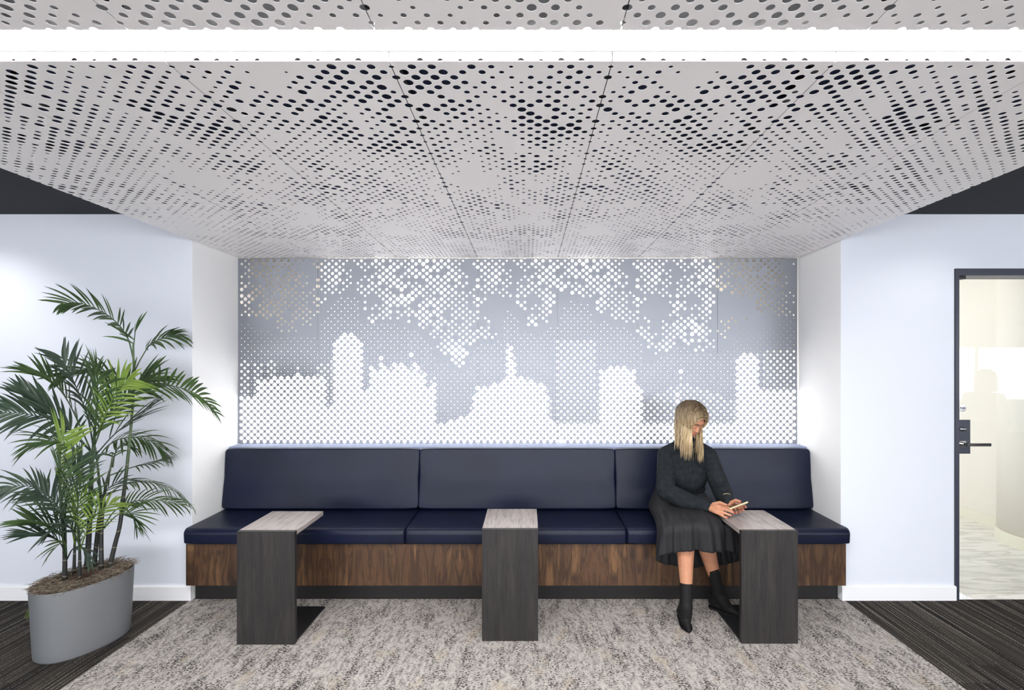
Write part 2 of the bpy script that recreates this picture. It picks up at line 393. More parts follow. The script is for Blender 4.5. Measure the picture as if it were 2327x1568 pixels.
# skyline: per column the top row of large, medium and small holes
SKY_L = [int(v) for v in '0 13 12 13 12 13 18 17 18 17 18 19 18 19 18 19 18 19 20 19 18 19 18 19 18 19 18 9 10 29 30 31 32 31 32 31 30 29 14 15 22 21 20 23 22 21 20 23 22 23 22 21 20 23 22 19 20 15 16 17 4 5 4 5 6 5 6 7 6 7 8 13 16 15 16 15 16 17 16 17 18 27 28 23 18 19 18 17 18 17 16 17 16 13 6 5 4 5 4 5 4 5 4 5 4 5 4 5 4 21 20 21 22 21 22 21 22 21 20 21 16 15 4 5 4 5 4 5 4 5 4 5 4 5 4 5 4 5 4 5 4 5 4 5 4 5 4 5 4 5 24 25 26 25 26 25 24 15 14 15 14 15 14 15 14 15 14 15'.split()]
SKY_M = [int(v) for v in '0 23 24 23 0 23 22 23 0 23 24 23 0 0 0 0 0 0 22 0 0 0 0 0 22 23 22 23 24 0 0 0 0 0 0 0 0 0 0 0 0 0 0 0 0 0 22 0 0 0 0 0 22 0 0 21 0 0 18 19 0 0 0 0 0 0 0 0 0 0 10 0 0 0 0 0 0 0 0 0 0 29 0 25 0 0 0 19 0 0 0 0 0 15 12 0 30 29 30 29 30 29 30 29 30 29 30 29 14 0 0 0 0 0 0 0 0 0 0 0 0 0 10 11 12 13 14 13 14 15 16 15 16 19 16 17 16 15 16 15 14 15 14 13 14 13 12 11 12 11 0 0 0 0 0 0 26 0 26 27 26 27 26 27 26 27 26 27'.split()]
SKY_S = [int(v) for v in '0 35 34 35 34 33 32 33 32 33 32 31 30 31 30 31 30 31 30 31 30 31 30 31 30 35 36 39 40 41 42 43 42 43 42 43 42 35 34 35 34 35 34 35 34 35 34 35 34 33 34 33 32 33 32 31 30 29 28 25 22 23 22 23 20 21 20 19 20 21 24 27 28 29 28 29 28 29 30 29 36 39 38 37 36 31 32 31 32 31 30 31 32 33 34 33 34 37 40 39 42 41 40 41 40 41 38 35 34 35 36 35 34 33 34 33 34 33 32 31 30 29 22 23 22 23 24 25 24 25 26 27 28 27 28 27 26 25 26 25 26 25 26 25 26 25 26 27 26 31 34 33 34 33 32 33 32 33 34 33 38 37 38 37 38 37 38 37'.split()]

# ---------------------------------------------------------------- perforated sheets
def perforate(name, W, H, holes, thick, place, seg=16):
    """sheet W x H in (u, v) with round holes (u, v, r); place(u, v, w) gives the point, w = depth into the sheet"""
    vs = [(0, 0), (W, 0), (W, H), (0, H)]; fs = [[0, 1, 2, 3]]
    for (u, v, r) in holes:
        if u < -r or u > W + r or v < -r or v > H + r: continue
        n = seg if r > 0.005 else 10
        b = len(vs)
        for k in range(n):
            a = 2 * PI * (k + 0.5) / n
            vs.append((u + r * math.cos(a), v + r * math.sin(a)))
        fs.append(list(range(b, b + n)))
    res = delaunay_2d_cdt([Vector(p) for p in vs], [], fs, 1, 1e-7, True)
    V = np.array([tuple(p) for p in res[0]])
    F = [f for f, src in zip(res[2], res[5]) if list(src) == [0]]
    F = np.array([f for f in F if len(f) == 3], dtype=np.int64)
    # rim edges: used by one triangle only
    E = np.concatenate([F[:, [0, 1]], F[:, [1, 2]], F[:, [2, 0]]])
    key = np.sort(E, axis=1); k1 = key[:, 0] * (len(V) + 1) + key[:, 1]
    uq, inv, cnt = np.unique(k1, return_inverse=True, return_counts=True)
    R = E[cnt[inv] == 1]
    n = len(V)
    P = np.array([place(u, v, 0.0) for u, v in V] + [place(u, v, thick) for u, v in V])
    tri = np.concatenate([F, F[:, ::-1] + n]); quad = np.stack([R[:, 1], R[:, 0], R[:, 0] + n, R[:, 1] + n], axis=1)
    me = bpy.data.meshes.new(name)
    me.vertices.add(len(P)); me.vertices.foreach_set('co', P.astype(np.float32).ravel())
    loops = np.concatenate([tri.ravel(), quad.ravel()]).astype(np.int32)
    me.loops.add(len(loops)); me.loops.foreach_set('vertex_index', loops)
    nf = len(tri) + len(quad); me.polygons.add(nf)
    st = np.concatenate([np.arange(len(tri)) * 3, len(tri) * 3 + np.arange(len(quad)) * 4]).astype(np.int32)
    me.polygons.foreach_set('loop_start', st)
    me.polygons.foreach_set('use_smooth', np.zeros(nf, dtype=bool))
    me.update(calc_edges=True); me.validate()
    return me

def rad(s):
    s = int(s)
    return 0.0 if s == 0 else (0.0064 + 0.00290 * s) / 2
PU, PVC, PV = 0.6096 / 11, 0.02483, 0.02434     # pitch across, row pitch on the ceiling, row pitch on the wall
GAP = 0.0014
def row_holes(line, nxt, par, v, skip_edge=False):
    out = []
    for i, s in enumerate(line):
        if s != '0': out.append(((2 * i + par) * PU / 2, v, rad(s)))
    if par == 0 and nxt and nxt[0] != '0': out.append((0.6096, v, rad(nxt[0])))
    return out
YS = 2.4625                    # seam between the two rows of ceiling sheets
YE = YS - 46 * PVC             # near edge of the front row, at the light slot
YN = YE - 0.122                # far edge of the sheets over the camera
def ceiling_mesh(kind, band):
    a, b = (('A', 'B') if kind == 'A' else ('B', 'A'))
    G = globals(); holes = []
    if band == 'back':
        rows = G[a + '_BACK'].split('/'); other = G[b + '_BACK'].split('/')
        holes += row_holes(EDGE, None, 1, 0.0)
        for k, ln in enumerate(rows): holes += row_holes(ln, other[k], k % 2, (k + 1) * PVC)
        W, H, y0 = 0.6096, 3.688 - YS, YS
    elif band == 'front':
        rows = G[a + '_FRONT'].split('/'); other = G[b + '_FRONT'].split('/')
        for k, ln in enumerate(rows): holes += row_holes(ln, other[k], k % 2, (k + 1) * PVC)
        holes += row_holes(EDGE, None, 1, 46 * PVC)
        W, H, y0 = 0.6096, YS - YE, YE
    else:
        rows = G[a + '_FRONT'].split('/')[:41] + G[a + '_NEAR'].split('/')
        other = G[b + '_FRONT'].split('/')[:41] + G[b + '_NEAR'].split('/')
        H = 46 * PVC; y0 = YN - H
        for k, ln in enumerate(rows): holes += row_holes(ln, other[k], k % 2, (k + 1) * PVC)
        holes += row_holes(EDGE, None, 1, H)
        W = 0.6096
    s = (W - 2 * GAP) / W
    def place(u, v, w): return (GAP + u * s, v + (0 if band == 'front' else 0.0018) * (1 if v < H / 2 else 0) - (0.0018 if v > H / 2 and band != 'near' else 0), w)
    me = perforate('ceiling_sheet', W, H, holes, 0.0013, place, 18 if band != 'back' else 14)
    me.materials.append(M['sheet_white'])
    # folded lip at the light slot, with the other half of the edge holes
    lip = None
    if band != 'back':
        eh = [h for h in row_holes(EDGE, None, 1, 0.0)]
        if band == 'front':
            pl = lambda u, v, w: (GAP + u * s, w, v)
        else:
            pl = lambda u, v, w: (GAP + u * s, H - w, v)
        lip = perforate('ceiling_sheet_lip', W, 0.026, eh, 0.002, pl, 16)
        lip.materials.append(M['sheet_white'])
    return me, lip, y0
place_word = ['leftmost', 'second from left', 'third from left', 'middle', 'third from right', 'second from right', 'rightmost']
band_word = {'back': 'row against the skyline wall', 'front': 'row beyond the light strip', 'near': 'row nearer than the light strip, at picture top'}
for band in ('back', 'front', 'near'):
    protos = {k: ceiling_mesh(k, band) for k in 'AB'}
    for c in range(7):
        me, lip, y0 = protos['BABABAB'[c]]
        o = link_mesh('perforated_ceiling_panel', me, None, None, (XL + c * 0.6096, y0, ZC))
        tag(o, 'white perforated metal ceiling panel, %s in the %s' % (place_word[c], band_word[band]), 'ceiling panel', 'perforated ceiling panels, ' + band_word[band])
        if lip:
            link_mesh('folded_lip', lip, None, o)
# hangers carrying the sheets (seen through the holes)
for c in range(8):
    x = min(max(XL + c * 0.6096, XL + 0.03), XR - 0.03)
    for y0, y1 in ((YE + 0.03, 3.66), (0.1, YN - 0.03)):
        bm = bmesh.new(); add_box(bm, (x - 0.012, y0, ZC + 0.030), (x + 0.012, y1, ZC + 0.055))
        for yy in np.arange(y0 + 0.15, y1, 0.6): add_box(bm, (x - 0.004, yy, ZC + 0.055), (x + 0.004, yy + 0.008, 3.0))
        o = from_bm('ceiling_rail', bm, M['black'])
        tag(o, 'dark rail %s, above the panels %s' % (['at the left edge', 'over first seam from left', 'over second seam from left', 'over third seam from left', 'over third seam from right', 'over second seam from right', 'over first seam from right', 'at the right edge'][c], 'beyond the light strip' if y0 > 1 else 'nearer than the light strip'), 'rail', 'support rails above the ceiling panels')

# the light in the slot
M['lamp_grey'] = mat('grey_lamp_edge', lin((92, 92, 94)), 0.6)
zl = ZC + 0.031
o = thing('linear_ceiling_light', (0, (YE + YN) / 2, ZC), 'long glowing white light strip set in the slot across the perforated ceiling', 'ceiling light')
def lpart(name, boxes, m):
    bm = bmesh.new()
    for a, b in boxes: add_box(bm, a, b)
    d = from_bm(name, bm, m); d.parent = o; d.location = (0, -(YE + YN) / 2, -ZC)
lpart('diffuser', [((XL, YN + 0.003, zl), (XR, YE - 0.011, zl + 0.012))], M['slot'])
lpart('housing', [((XL, YN - 0.004, ZC + 0.0265), (XR, YN + 0.003, zl + 0.06)), ((XL, YN - 0.004, zl + 0.06), (XR, YE + 0.0045, zl + 0.064))], M['base_white'])
lpart('edge_strip', [((XL, YE - 0.011, ZC + 0.0265), (XR, YE + 0.0045, zl + 0.06)), ((XL, YE + 0.020, ZC + 0.003), (XR, YE + 0.0225, zl + 0.064))], M['lamp_grey'])

# ---------------------------------------------------------------- skyline wall
ZB = 0.947
sky_label = ['the low block at the far left', 'the tall rounded tower', 'the stepped blocks left of centre', 'the domed capitol with its spire', 'the two square towers right of centre', 'the low dome behind the seated woman', 'the rounded tower at the far right']
HL, HM, HS = 0.0308 / 2, 0.0180 / 2, 0.0070 / 2
for c in range(7):
    holes = []
    for i in range(c * 24 - 1, c * 24 + 26):
        if not 1 <= i <= 167: continue
        u = (i - c * 24) * 0.0254
        for j in range(0, 46):
            if (i + j) % 2: continue
            if j <= SKY_L[i]: r = HL
            elif j <= SKY_M[i]: r = HM
            elif j <= SKY_S[i]: r = HS
            else: continue
            if i in (55, 57, 97) and False: continue
            holes.append((u, 0.966 - ZB + j * 0.0254, r))
    for (i, j, r) in ((52, 26, HL), (43, 25, HL), (132, 12, HL), (132, 14, HL), (133, 21, HL), (55, 21, HM), (97, 0, HL)):
        if c * 24 <= i < c * 24 + 24:
            holes = [h for h in holes if abs(h[0] - (i - c * 24) * 0.0254) > 1e-6 or abs(h[1] - (0.966 - ZB + j * 0.0254)) > 1e-6]
            holes.append(((i - c * 24) * 0.0254, 0.966 - ZB + j * 0.0254, r))
    rows = CLOUDS[c].split('/'); nx = CLOUDS[c + 1].split('/') if c < 6 else []
    cl = row_holes(EDGE, None, 1, 2.3438 - ZB + PV)
    for k, ln in enumerate(rows):
        if c == 6 and False: pass
        cl += row_holes(ln, nx[k] if k < len(nx) else None, k % 2, 2.3438 - ZB - k * PV)
    for k in range(len(rows), len(nx)):
        if k % 2 == 0 and nx[k][0] != '0': cl.append((0.6096, 2.3438 - ZB - k * PV, rad(nx[k][0])))
    if c == 0: cl = [h for h in cl if h[0] > 0.01]
    # clouds go in where they do not run into the skyline holes
    keep = [h for h in cl if all(math.hypot(h[0] - g[0], h[1] - g[1]) > h[2] + g[2] + 0.0012 for g in holes)]
    W, H = 0.6096, ZC - 0.002 - ZB
    s = (W - 2 * GAP) / W
    me = perforate('skyline_sheet', W, H, holes + keep, 0.003, lambda u, v, w: (GAP + u * s, w, v), 16)
    me.materials.append(M['sheet_blue'])
    o = link_mesh('perforated_wall_panel', me, None, None, (XL + c * 0.6096, YP, ZB))
    tag(o, 'blue-grey perforated metal wall panel showing %s' % sky_label[c], 'wall panel', 'perforated skyline wall panels')
    bm = bmesh.new()
    for zz in (859, 962, 739, 1003):
        if zz in (739, 1003) and c not in (0, 6): continue
        q = 0.018 if c < 6 else 0.58
        z = EYE - (zz - CY) * YP / FOC - ZB
        if zz == 1003: continue
        add_cyl(bm, (q + 0.003, 0.0035, z + 0.0005), (q + 0.003, 0.018, z + 0.0005), 0.0032, 8)
    s_ = from_bm('standoff_pin', bm, M['black'], o)
for c in range(1, 7):
    o = box('joint_strip', (XL + c * 0.6096 - 0.0013, YP + 0.0032, 0.948), (XL + c * 0.6096 + 0.0013, YP + 0.010, 2.36), M['black'])
    tag(o, 'thin dark upright joint strip behind the seam, %s of the six' % ['first from left', 'second from left', 'third from left', 'third from right', 'second from right', 'first from right'][c - 1], 'joint strip', 'joint strips between the skyline panels')
# glowing sheets in the cavity
for x0, x1, z0, z1, w in ((XL + 0.61, XR - 0.61, 0.93, 2.36, 'wide glowing light box behind the middle skyline panels'),
                          (XL + 0.03, XL + 0.605, 0.93, 1.66, 'low glowing light box behind the leftmost skyline panel'),
                          (XR - 0.605, XR - 0.03, 0.93, 1.60, 'low glowing light box behind the rightmost skyline panel')):
    o = tag(box('light_box', (x0, 3.80, max(z0, 0.948)), (x1, 3.815, z1), M['light_box']), w, 'light box')
# ledge under the sheets
tag(box('ledge', (XL + 0.002, 3.575, 0.905), (XR - 0.002, 3.858, 0.9445), M['ledge'], bevel=0.003), 'blue-grey ledge running along the top of the bench backrest', 'ledge')

# ---------------------------------------------------------------- bench
o = thing('bench_base', (0, 3.3, 0), 'long walnut-fronted bench base under the navy seat cushions', 'bench')
b = box('walnut_front', (XL + 0.001, 3.127, 0.120), (XR - 0.006, 3.150, 0.3885), M['walnut'], bevel=0.001); b.parent = o; b.location = (0, -3.3, 0)
b = box('carcass', (XL + 0.004, 3.150, 0.120), (XR - 0.010, 3.57, 0.388), M['kick']); b.parent = o; b.location = (0, -3.3, 0)
b = box('kick_board', (XL + 0.004, 3.212, 0.0), (XR - 0.006, 3.235, 0.120), M['kick']); b.parent = o; b.location = (0, -3.3, 0)

def cushion(name, x0, x1, prof, bul=0.006):
    """upholstered slab: profile (y, z) closed loop swept along x with rounded ends"""
    bm = bmesh.new(); n = len(prof); cy = sum(p[0] for p in prof) / n; cz = sum(p[1] for p in prof) / n
    e = 0.016; stations = []
    for a in (0, 25, 50, 75, 90): stations.append((x0 + e * (1 - math.sin(math.radians(a))), e * (1 - math.cos(math.radians(90 - a))) if False else e * (1 - math.sin(math.radians(a)))))
    st = [(x0 + e * (1 - math.cos(math.radians(a))), e * (1 - math.sin(math.radians(a)))) for a in (0, 20, 45, 70, 90)]
    mid = [(x0 + e + (x1 - x0 - 2 * e) * k / 24, 0) for k in range(1, 24)]
    en = [(x1 - e * (1 - math.cos(math.radians(a))), e * (1 - math.sin(math.radians(a)))) for a in (90, 70, 45, 20, 0)]
    rings = []
    for (x, ins) in st + mid + en:
        f = max(0.0, min(1.0, (x - x0) / 0.12, (x1 - x) / 0.12)); f = math.sin(f * PI / 2)
        r = []
        for (y, z) in prof:
            dy, dz = y - cy, z - cz; L = math.hypot(dy, dz)
            k = (L - ins + bul * f) / L
            r.append(bm.verts.new((x, cy + dy * k, cz + dz * k)))
        rings.append(r)
    for a, b in zip(rings[:-1], rings[1:]):
        for k in range(n): bm.faces.new((a[k], a[(k + 1) % n], b[(k + 1) % n], b[k]))
    bm.faces.new(rings[0][::-1]); bm.faces.new(rings[-1])
    return from_bm(name, bm, M['leather'], None, smooth=True)
def rprof(corners, rs, seg=6):
    out = []; n = len(corners)
    for i in range(n):
        p = Vector((*corners[i], 0)); a = Vector((*corners[i - 1], 0)); b = Vector((*corners[(i + 1) % n], 0))
        u = (a - p).normalized(); v = (b - p).normalized(); r = rs[i]
        h = math.acos(max(-1, min(1, u.dot(v)))) / 2; d = r / math.tan(h)
        c = p + (u + v).normalized() * (r / math.sin(h))
        s = p + u * d - c; e = p + v * d - c
        for k in range(seg + 1):
            w = (s * (1 - k / seg) + e * (k / seg)).normalized() * r
            out.append((c.x + w.x, c.y + w.y))
    # extra points on long sides
    fin = []
    for i in range(len(out)):
        a, b = out[i], out[(i + 1) % len(out)]; L = math.hypot(b[0] - a[0], b[1] - a[1]); fin.append(a)
        m = int(L / 0.04)
        for k in range(1, m): fin.append((a[0] + (b[0] - a[0]) * k / m, a[1] + (b[1] - a[1]) * k / m))
    return fin
seat_prof = rprof([(3.105, 0.397), (3.098, 0.492), (3.555, 0.500), (3.555, 0.397)], [0.012, 0.034, 0.012, 0.008])
back_prof = rprof([(3.500, 0.513), (3.560, 0.934), (3.574, 0.934), (3.574, 0.513)], [0.010, 0.006, 0.004, 0.006])
back_prof = rprof([(3.480, 0.513), (3.528, 0.934), (3.572, 0.934), (3.572, 0.513)], [0.012, 0.014, 0.006, 0.008])
xs = [XL - 0.004, -0.785, 0.640, XR + 0.012]
nm = ['left', 'middle', 'right']; at_ = ['beside the potted palm, under the left table', 'between the other two, under the middle table', 'that the woman sits on']
at2 = ['at the end near the potted palm', 'behind the middle table', 'behind the seated woman']
for i in range(3):
    a, b = xs[i] + 0.0015, xs[i + 1] - 0.0015
    if i == 0: pass
    s = cushion('seat_cushion', a, b, seat_prof)
    # the seats run past the wall corners only in front of the wall face: trim the part inside the alcove
    tag(s, 'navy leather seat cushion %s' % at_[i], 'seat cushion', 'navy leather seat cushions')
xb = [XL + 0.006, -0.785, 0.640, XR - 0.004]
for i in range(3):
    s = cushion('back_cushion', xb[i] + 0.0015, xb[i + 1] - 0.0015, back_prof)
    tag(s, 'navy leather backrest cushion %s' % at2[i], 'back cushion', 'navy leather back cushions')

# ---------------------------------------------------------------- C shaped side tables
def c_table(x0, x1, y0, y1, label):
    t = thing('side_table', ((x0 + x1) / 2, (y0 + y1) / 2, 0), label, 'side table', 'dark oak side tables pulled up to the bench')
    w, d, h, k = (x1 - x0) / 2, (y1 - y0) / 2, 0.625, 0.026
    yb = d + 0.035
    box('front_panel', (-w, -d, 0.0), (w, -d + k, h - 0.0005), M['oak_z'], t, bevel=0.001)
    box('table_top', (-w, -d + k, h - k), (w, d, h), M['oak_y_lit'], t, bevel=0.001)
    box('base_plate', (-w + 0.003, -d + k, 0.0), (w - 0.003, yb, 0.010), M['black'], t, bevel=0.001)
    return t
c_table(-1.603, -1.283, 2.671, 3.047, 'dark oak C-shaped side table nearest the potted palm')
c_table(-0.253, 0.061, 2.706, 3.098, 'dark oak C-shaped side table in the middle of the bench')
c_table(1.186, 1.500, 2.680, 3.070, 'dark oak C-shaped side table beside the seated woman')

# ---------------------------------------------------------------- glass door
d1 = thing('door_1', (DX0, YF, 0), None, None); d1['kind'] = 'structure'
def dpart(name, a, b, m, bevel=0.0, parent=None):
    o = box(name, (a[0] - DX0, a[1] - YF, a[2]), (b[0] - DX0, b[1] - YF, b[2]), m, parent or d1, bevel=bevel); return o
bm = bmesh.new()
fx = 0.024
add_box(bm, (0.001, -0.012, 0.0), (fx, 0.13, DZ - 0.0005)); add_box(bm, (fx, -0.012, DZ - 0.046), (DX1 - DX0 - fx, 0.13, DZ - 0.0005)); add_box(bm, (DX1 - DX0 - fx, -0.012, 0.0), (DX1 - DX0 - 0.001, 0.13, DZ - 0.0005))
from_bm('door_frame', bm, M['frame'], d1)
glass = bpy.data.materials.new('clear_door_glass'); glass.use_nodes = True
nt = glass.node_tree; nt.nodes.clear()
out = nt.nodes.new('ShaderNodeOutputMaterial'); mx = nt.nodes.new('ShaderNodeMixShader')
tr = nt.nodes.new('ShaderNodeBsdfTransparent'); gl = nt.nodes.new('ShaderNodeBsdfGlossy'); fr = nt.nodes.new('ShaderNodeFresnel')
tr.inputs[0].default_value = (0.95, 0.955, 0.94, 1); gl.inputs['Roughness'].default_value = 0.0; fr.inputs[0].default_value = 1.6
geo = nt.nodes.new('ShaderNodeNewGeometry'); inv = nt.nodes.new('ShaderNodeMath'); inv.operation = 'SUBTRACT'; inv.inputs[0].default_value = 1.0
mul = nt.nodes.new('ShaderNodeMath'); mul.operation = 'MULTIPLY'; nt.links.new(geo.outputs['Backfacing'], inv.inputs[1]); nt.links.new(fr.outputs[0], mul.inputs[0]); nt.links.new(inv.outputs[0], mul.inputs[1])
nt.links.new(mul.outputs[0], mx.inputs[0]); nt.links.new(tr.outputs[0], mx.inputs[1]); nt.links.new(gl.outputs[0], mx.inputs[2]); nt.links.new(mx.outputs[0], out.inputs[0])
gy0, gy1 = YF + 0.020, YF + 0.032
gp = dpart('glass_pane', (DX0 + fx + 0.004, gy0, 0.028), (DX1 - fx - 0.004, gy1, DZ - 0.058), glass)
dpart('top_pivot', (DX0 + fx + 0.002, gy0 - 0.012, DZ - 0.066), (DX0 + fx + 0.062, gy1 + 0.012, DZ - 0.047), M['black'], 0.001)
def dz(y, d=3.20): return EYE - (y - CY) * d / FOC
lp = dpart('lock_plate', (DX0 + fx + 0.005, gy0 - 0.010, dz(1031)), (DX0 + fx + 0.092, gy0 - 0.0002, dz(954)), M['frame'], 0.001)
bm = bmesh.new(); cx_, z0 = 0.062, dz(975)
add_cyl(bm, (cx_ - 0.008, gy0 - YF - 0.010, z0), (cx_ - 0.008, gy0 - YF - 0.020, z0), 0.013, 24)
add_tube(bm, [(cx_ - 0.030, gy0 - YF - 0.026, z0 + 0.003), (cx_ + 0.004, gy0 - YF - 0.028, z0 + 0.002), (cx_ + 0.020, gy0 - YF - 0.030, z0 - 0.010)], [0.005, 0.007, 0.004], 12)
t_ = from_bm('thumb_turn', bm, M['chrome'], d1, smooth=True)
bm = bmesh.new(); z0 = dz(1008)
add_cyl(bm, (0.058, gy0 - YF - 0.010, z0), (0.058, gy0 - YF - 0.018, z0), 0.026, 32)
add_cyl(bm, (0.058, gy0 - YF - 0.018, z0), (0.058, gy0 - YF - 0.050, z0), 0.010, 20)
add_box(bm, (0.050, gy0 - YF - 0.062, z0 - 0.010), (0.205, gy0 - YF - 0.050, z0 + 0.010))
t_ = from_bm('lever_handle', bm, M['chrome'], d1)
bm = bmesh.new(); z0 = dz(927)
add_cyl(bm, (0.056, gy0 - YF - 0.0002, z0), (0.056, gy0 - YF - 0.020, z0), 0.025, 32)
t_ = from_bm('push_button', bm, M['chrome'], d1)
fc = bpy.data.curves.new('push_lettering', 'FONT'); fc.body = 'PUSH'; fc.size = 0.0155; fc.align_x = 'CENTER'; fc.align_y = 'CENTER'; fc.extrude = 0.0003
fc.materials.append(M['black'])
fo = bpy.data.objects.new('push_lettering', fc); C.objects.link(fo); fo.parent = t_
fo.location = (0.056, gy0 - YF - 0.0206, z0); fo.rotation_euler = (PI / 2, 0, 0)

# ---------------------------------------------------------------- planter and palm
pc = Vector((-2.463, 2.693, 0)); pa, pb, pph, phh, psc, pn = 0.225, 0.164, 1.228, 0.368, 0.929, 2.29
def oval(f, z, n=72):
    r = []
    for k in range(n):
        t = 2 * PI * k / n
        c = math.copysign(abs(math.cos(t)) ** (2 / pn), math.cos(t)) * pa * f; q = math.copysign(abs(math.sin(t)) ** (2 / pn), math.sin(t)) * pb * f
        r.append(Vector((c * math.cos(pph) - q * math.sin(pph), c * math.sin(pph) + q * math.cos(pph), z)))
    return r
bm = bmesh.new()
prof = [(psc * 0.97, 0.0), (psc * 0.99, 0.003), (psc, 0.012)] + [(psc + (1 - psc) * k / 8, 0.012 + (phh - 0.016) * k / 8) for k in range(1, 9)] + [(0.997, phh), (0.972, phh), (0.962, phh - 0.006), (0.93, phh - 0.06), (0.9, phh - 0.10)]
rg = [[bm.verts.new(v) for v in oval(f, z)] for f, z in prof]
for a, b in zip(rg[:-1], rg[1:]):
    for k in range(72): bm.faces.new((a[k], a[(k + 1) % 72], b[(k + 1) % 72], b[k]))
bm.faces.new(rg[0][::-1]); bm.faces.new(rg[-1])
pot = from_bm('planter', bm, M['planter'], None, smooth=True, loc=pc)
tag(pot, 'matt grey oval planter topped with dried moss, standing on the dark carpet', 'planter')
M['soil'] = mat('dark_soil', lin((70, 54, 44)), 0.95)
m = mat('dried_moss', lin((138, 118, 98)), 0.95, spec=0.1); M['moss'] = m; t = NT(m)
t.color(t.ramp(t.noise(t.mapping((1, 1, 1)), 60, 3), [(0.3, lin((70, 60, 52))), (0.6, lin((134, 122, 108)))]))
rnd = random.Random(4)
bm = bmesh.new(); N = 40
cen = bm.verts.new((0, 0, phh - 0.02)); prev = None
for f in (0.25, 0.5, 0.7, 0.85, 0.955):
    ring = [bm.verts.new(v + Vector((0, 0, 0.012 * (1 - f) * 2 + rnd.uniform(-0.006, 0.006)))) for v in oval(f, phh - 0.012, N)]
    if prev is None:
        for k in range(N): bm.faces.new((cen, ring[k], ring[(k + 1) % N]))
    else:
        for k in range(N): bm.faces.new((prev[k], ring[k], ring[(k + 1) % N], prev[(k + 1) % N]))
    prev = ring
from_bm('soil', bm, M['soil'], pot)
bm = bmesh.new()
for i in range(2600):
    f = math.sqrt(rnd.uniform(0.12, 1.0)) * 0.98; k = rnd.randrange(200); p = oval(f, phh, 200)[k] if False else None
    t_ = rnd.uniform(0, 2 * PI)
    c = math.copysign(abs(math.cos(t_)) ** (2 / pn), math.cos(t_)) * pa * f; q = math.copysign(abs(math.sin(t_)) ** (2 / pn), math.sin(t_)) * pb * f
    p = Vector((c * math.cos(pph) - q * math.sin(pph), c * math.sin(pph) + q * math.cos(pph), phh - 0.006 + rnd.uniform(0, 0.020) * (0.5 + f)))
    a = rnd.uniform(0, 2 * PI); L = rnd.uniform(0.018, 0.05); cv = rnd.uniform(-1.6, 1.6); pts = []
    for s_ in range(5):
        pts.append(p.copy()); p = p + Vector((math.cos(a), math.sin(a), rnd.uniform(-0.35, 0.35))) * L / 4; a += cv / 4 + rnd.uniform(-0.4, 0.4)
    add_tube(bm, pts, [0.0009, 0.0012, 0.0011, 0.0009, 0.0004], 3, cap=False)
from_bm('moss', bm, M['moss'], pot)

def leafmat(name, c0, c1):
    m = mat(name, c0, 0.42, spec=0.5); t = NT(m)
    n = t.noise(t.mapping((1, 1, 1)), 9, 3)
    t.color(t.ramp(n, [(0.35, c0), (0.65, c1)]))
    b = t.b; b.inputs['Subsurface Weight'].default_value = 0.0
    tl = t.n('ShaderNodeBsdfTranslucent'); tl.inputs[0].default_value = (c1[0] * 1.6, c1[1] * 1.6, c1[2] * 1.1, 1)
    ms = t.n('ShaderNodeMixShader'); ms.inputs[0].default_value = 0.25
    t.l(b.outputs[0], ms.inputs[1]); t.l(tl.outputs[0], ms.inputs[2]); t.l(ms.outputs[0], t.t.nodes['Material Output'].inputs['Surface'])
    return m
M['leaf'] = leafmat('palm_leaf_green', lin((50, 70, 47)), lin((80, 104, 62)))
M['leaf_dark'] = leafmat('palm_leaf_dark_green', lin((50, 64, 58)), lin((66, 84, 68)))
M['leaf_bright'] = leafmat('palm_leaf_bright_green', lin((92, 120, 54)), lin((132, 156, 74)))
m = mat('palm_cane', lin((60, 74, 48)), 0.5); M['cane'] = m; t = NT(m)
sep = t.n('ShaderNodeSeparateXYZ'); t.l(t.tc.outputs['Object'], sep.inputs[0])
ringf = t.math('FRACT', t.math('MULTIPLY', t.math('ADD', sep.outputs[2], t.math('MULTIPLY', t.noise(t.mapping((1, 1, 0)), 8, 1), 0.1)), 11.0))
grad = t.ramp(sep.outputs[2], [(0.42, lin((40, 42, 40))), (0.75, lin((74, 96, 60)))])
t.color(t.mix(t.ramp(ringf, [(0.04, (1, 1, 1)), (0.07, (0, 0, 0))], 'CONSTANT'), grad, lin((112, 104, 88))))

palm = thing('potted_palm', (pc.x, pc.y, phh - 0.01), 'leafy green bamboo palm growing from the grey oval planter', 'plant')
prnd = random.Random(11)
def cane(pts, r0, r1):
    P = [px(*p) for p in pts]; P = bez(P, 6); bm = bmesh.new()
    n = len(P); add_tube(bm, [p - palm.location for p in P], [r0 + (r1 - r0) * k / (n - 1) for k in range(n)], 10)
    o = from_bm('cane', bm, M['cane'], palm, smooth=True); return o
def leaflet(bm, p, d, L, w, droop, up):
    side = d.cross(up); side = side.normalized() if side.length > 1e-4 else Vector((1, 0, 0))
    nrm = side.cross(d).normalized(); prev = None; q = p.copy(); dd = d.copy(); n = 6
    for k in range(n + 1):
        s = k / n; ww = w * (math.sin(PI * min(1, s * 0.93 + 0.07)) ** 0.75) * (1 - 0.25 * s)
        if k == n: ww = 0.0004
        a = bm.verts.new(q + side * ww / 2 + nrm * ww * 0.18); c = bm.verts.new(q); b = bm.verts.new(q - side * ww / 2 + nrm * ww * 0.18)
        if prev:
            bm.faces.new((prev[0], prev[1], c, a)); bm.faces.new((prev[1], prev[2], b, c))
        prev = (a, c, b); dd = (dd + Vector((0, 0, -droop / n))).normalized(); q = q + dd * L / n
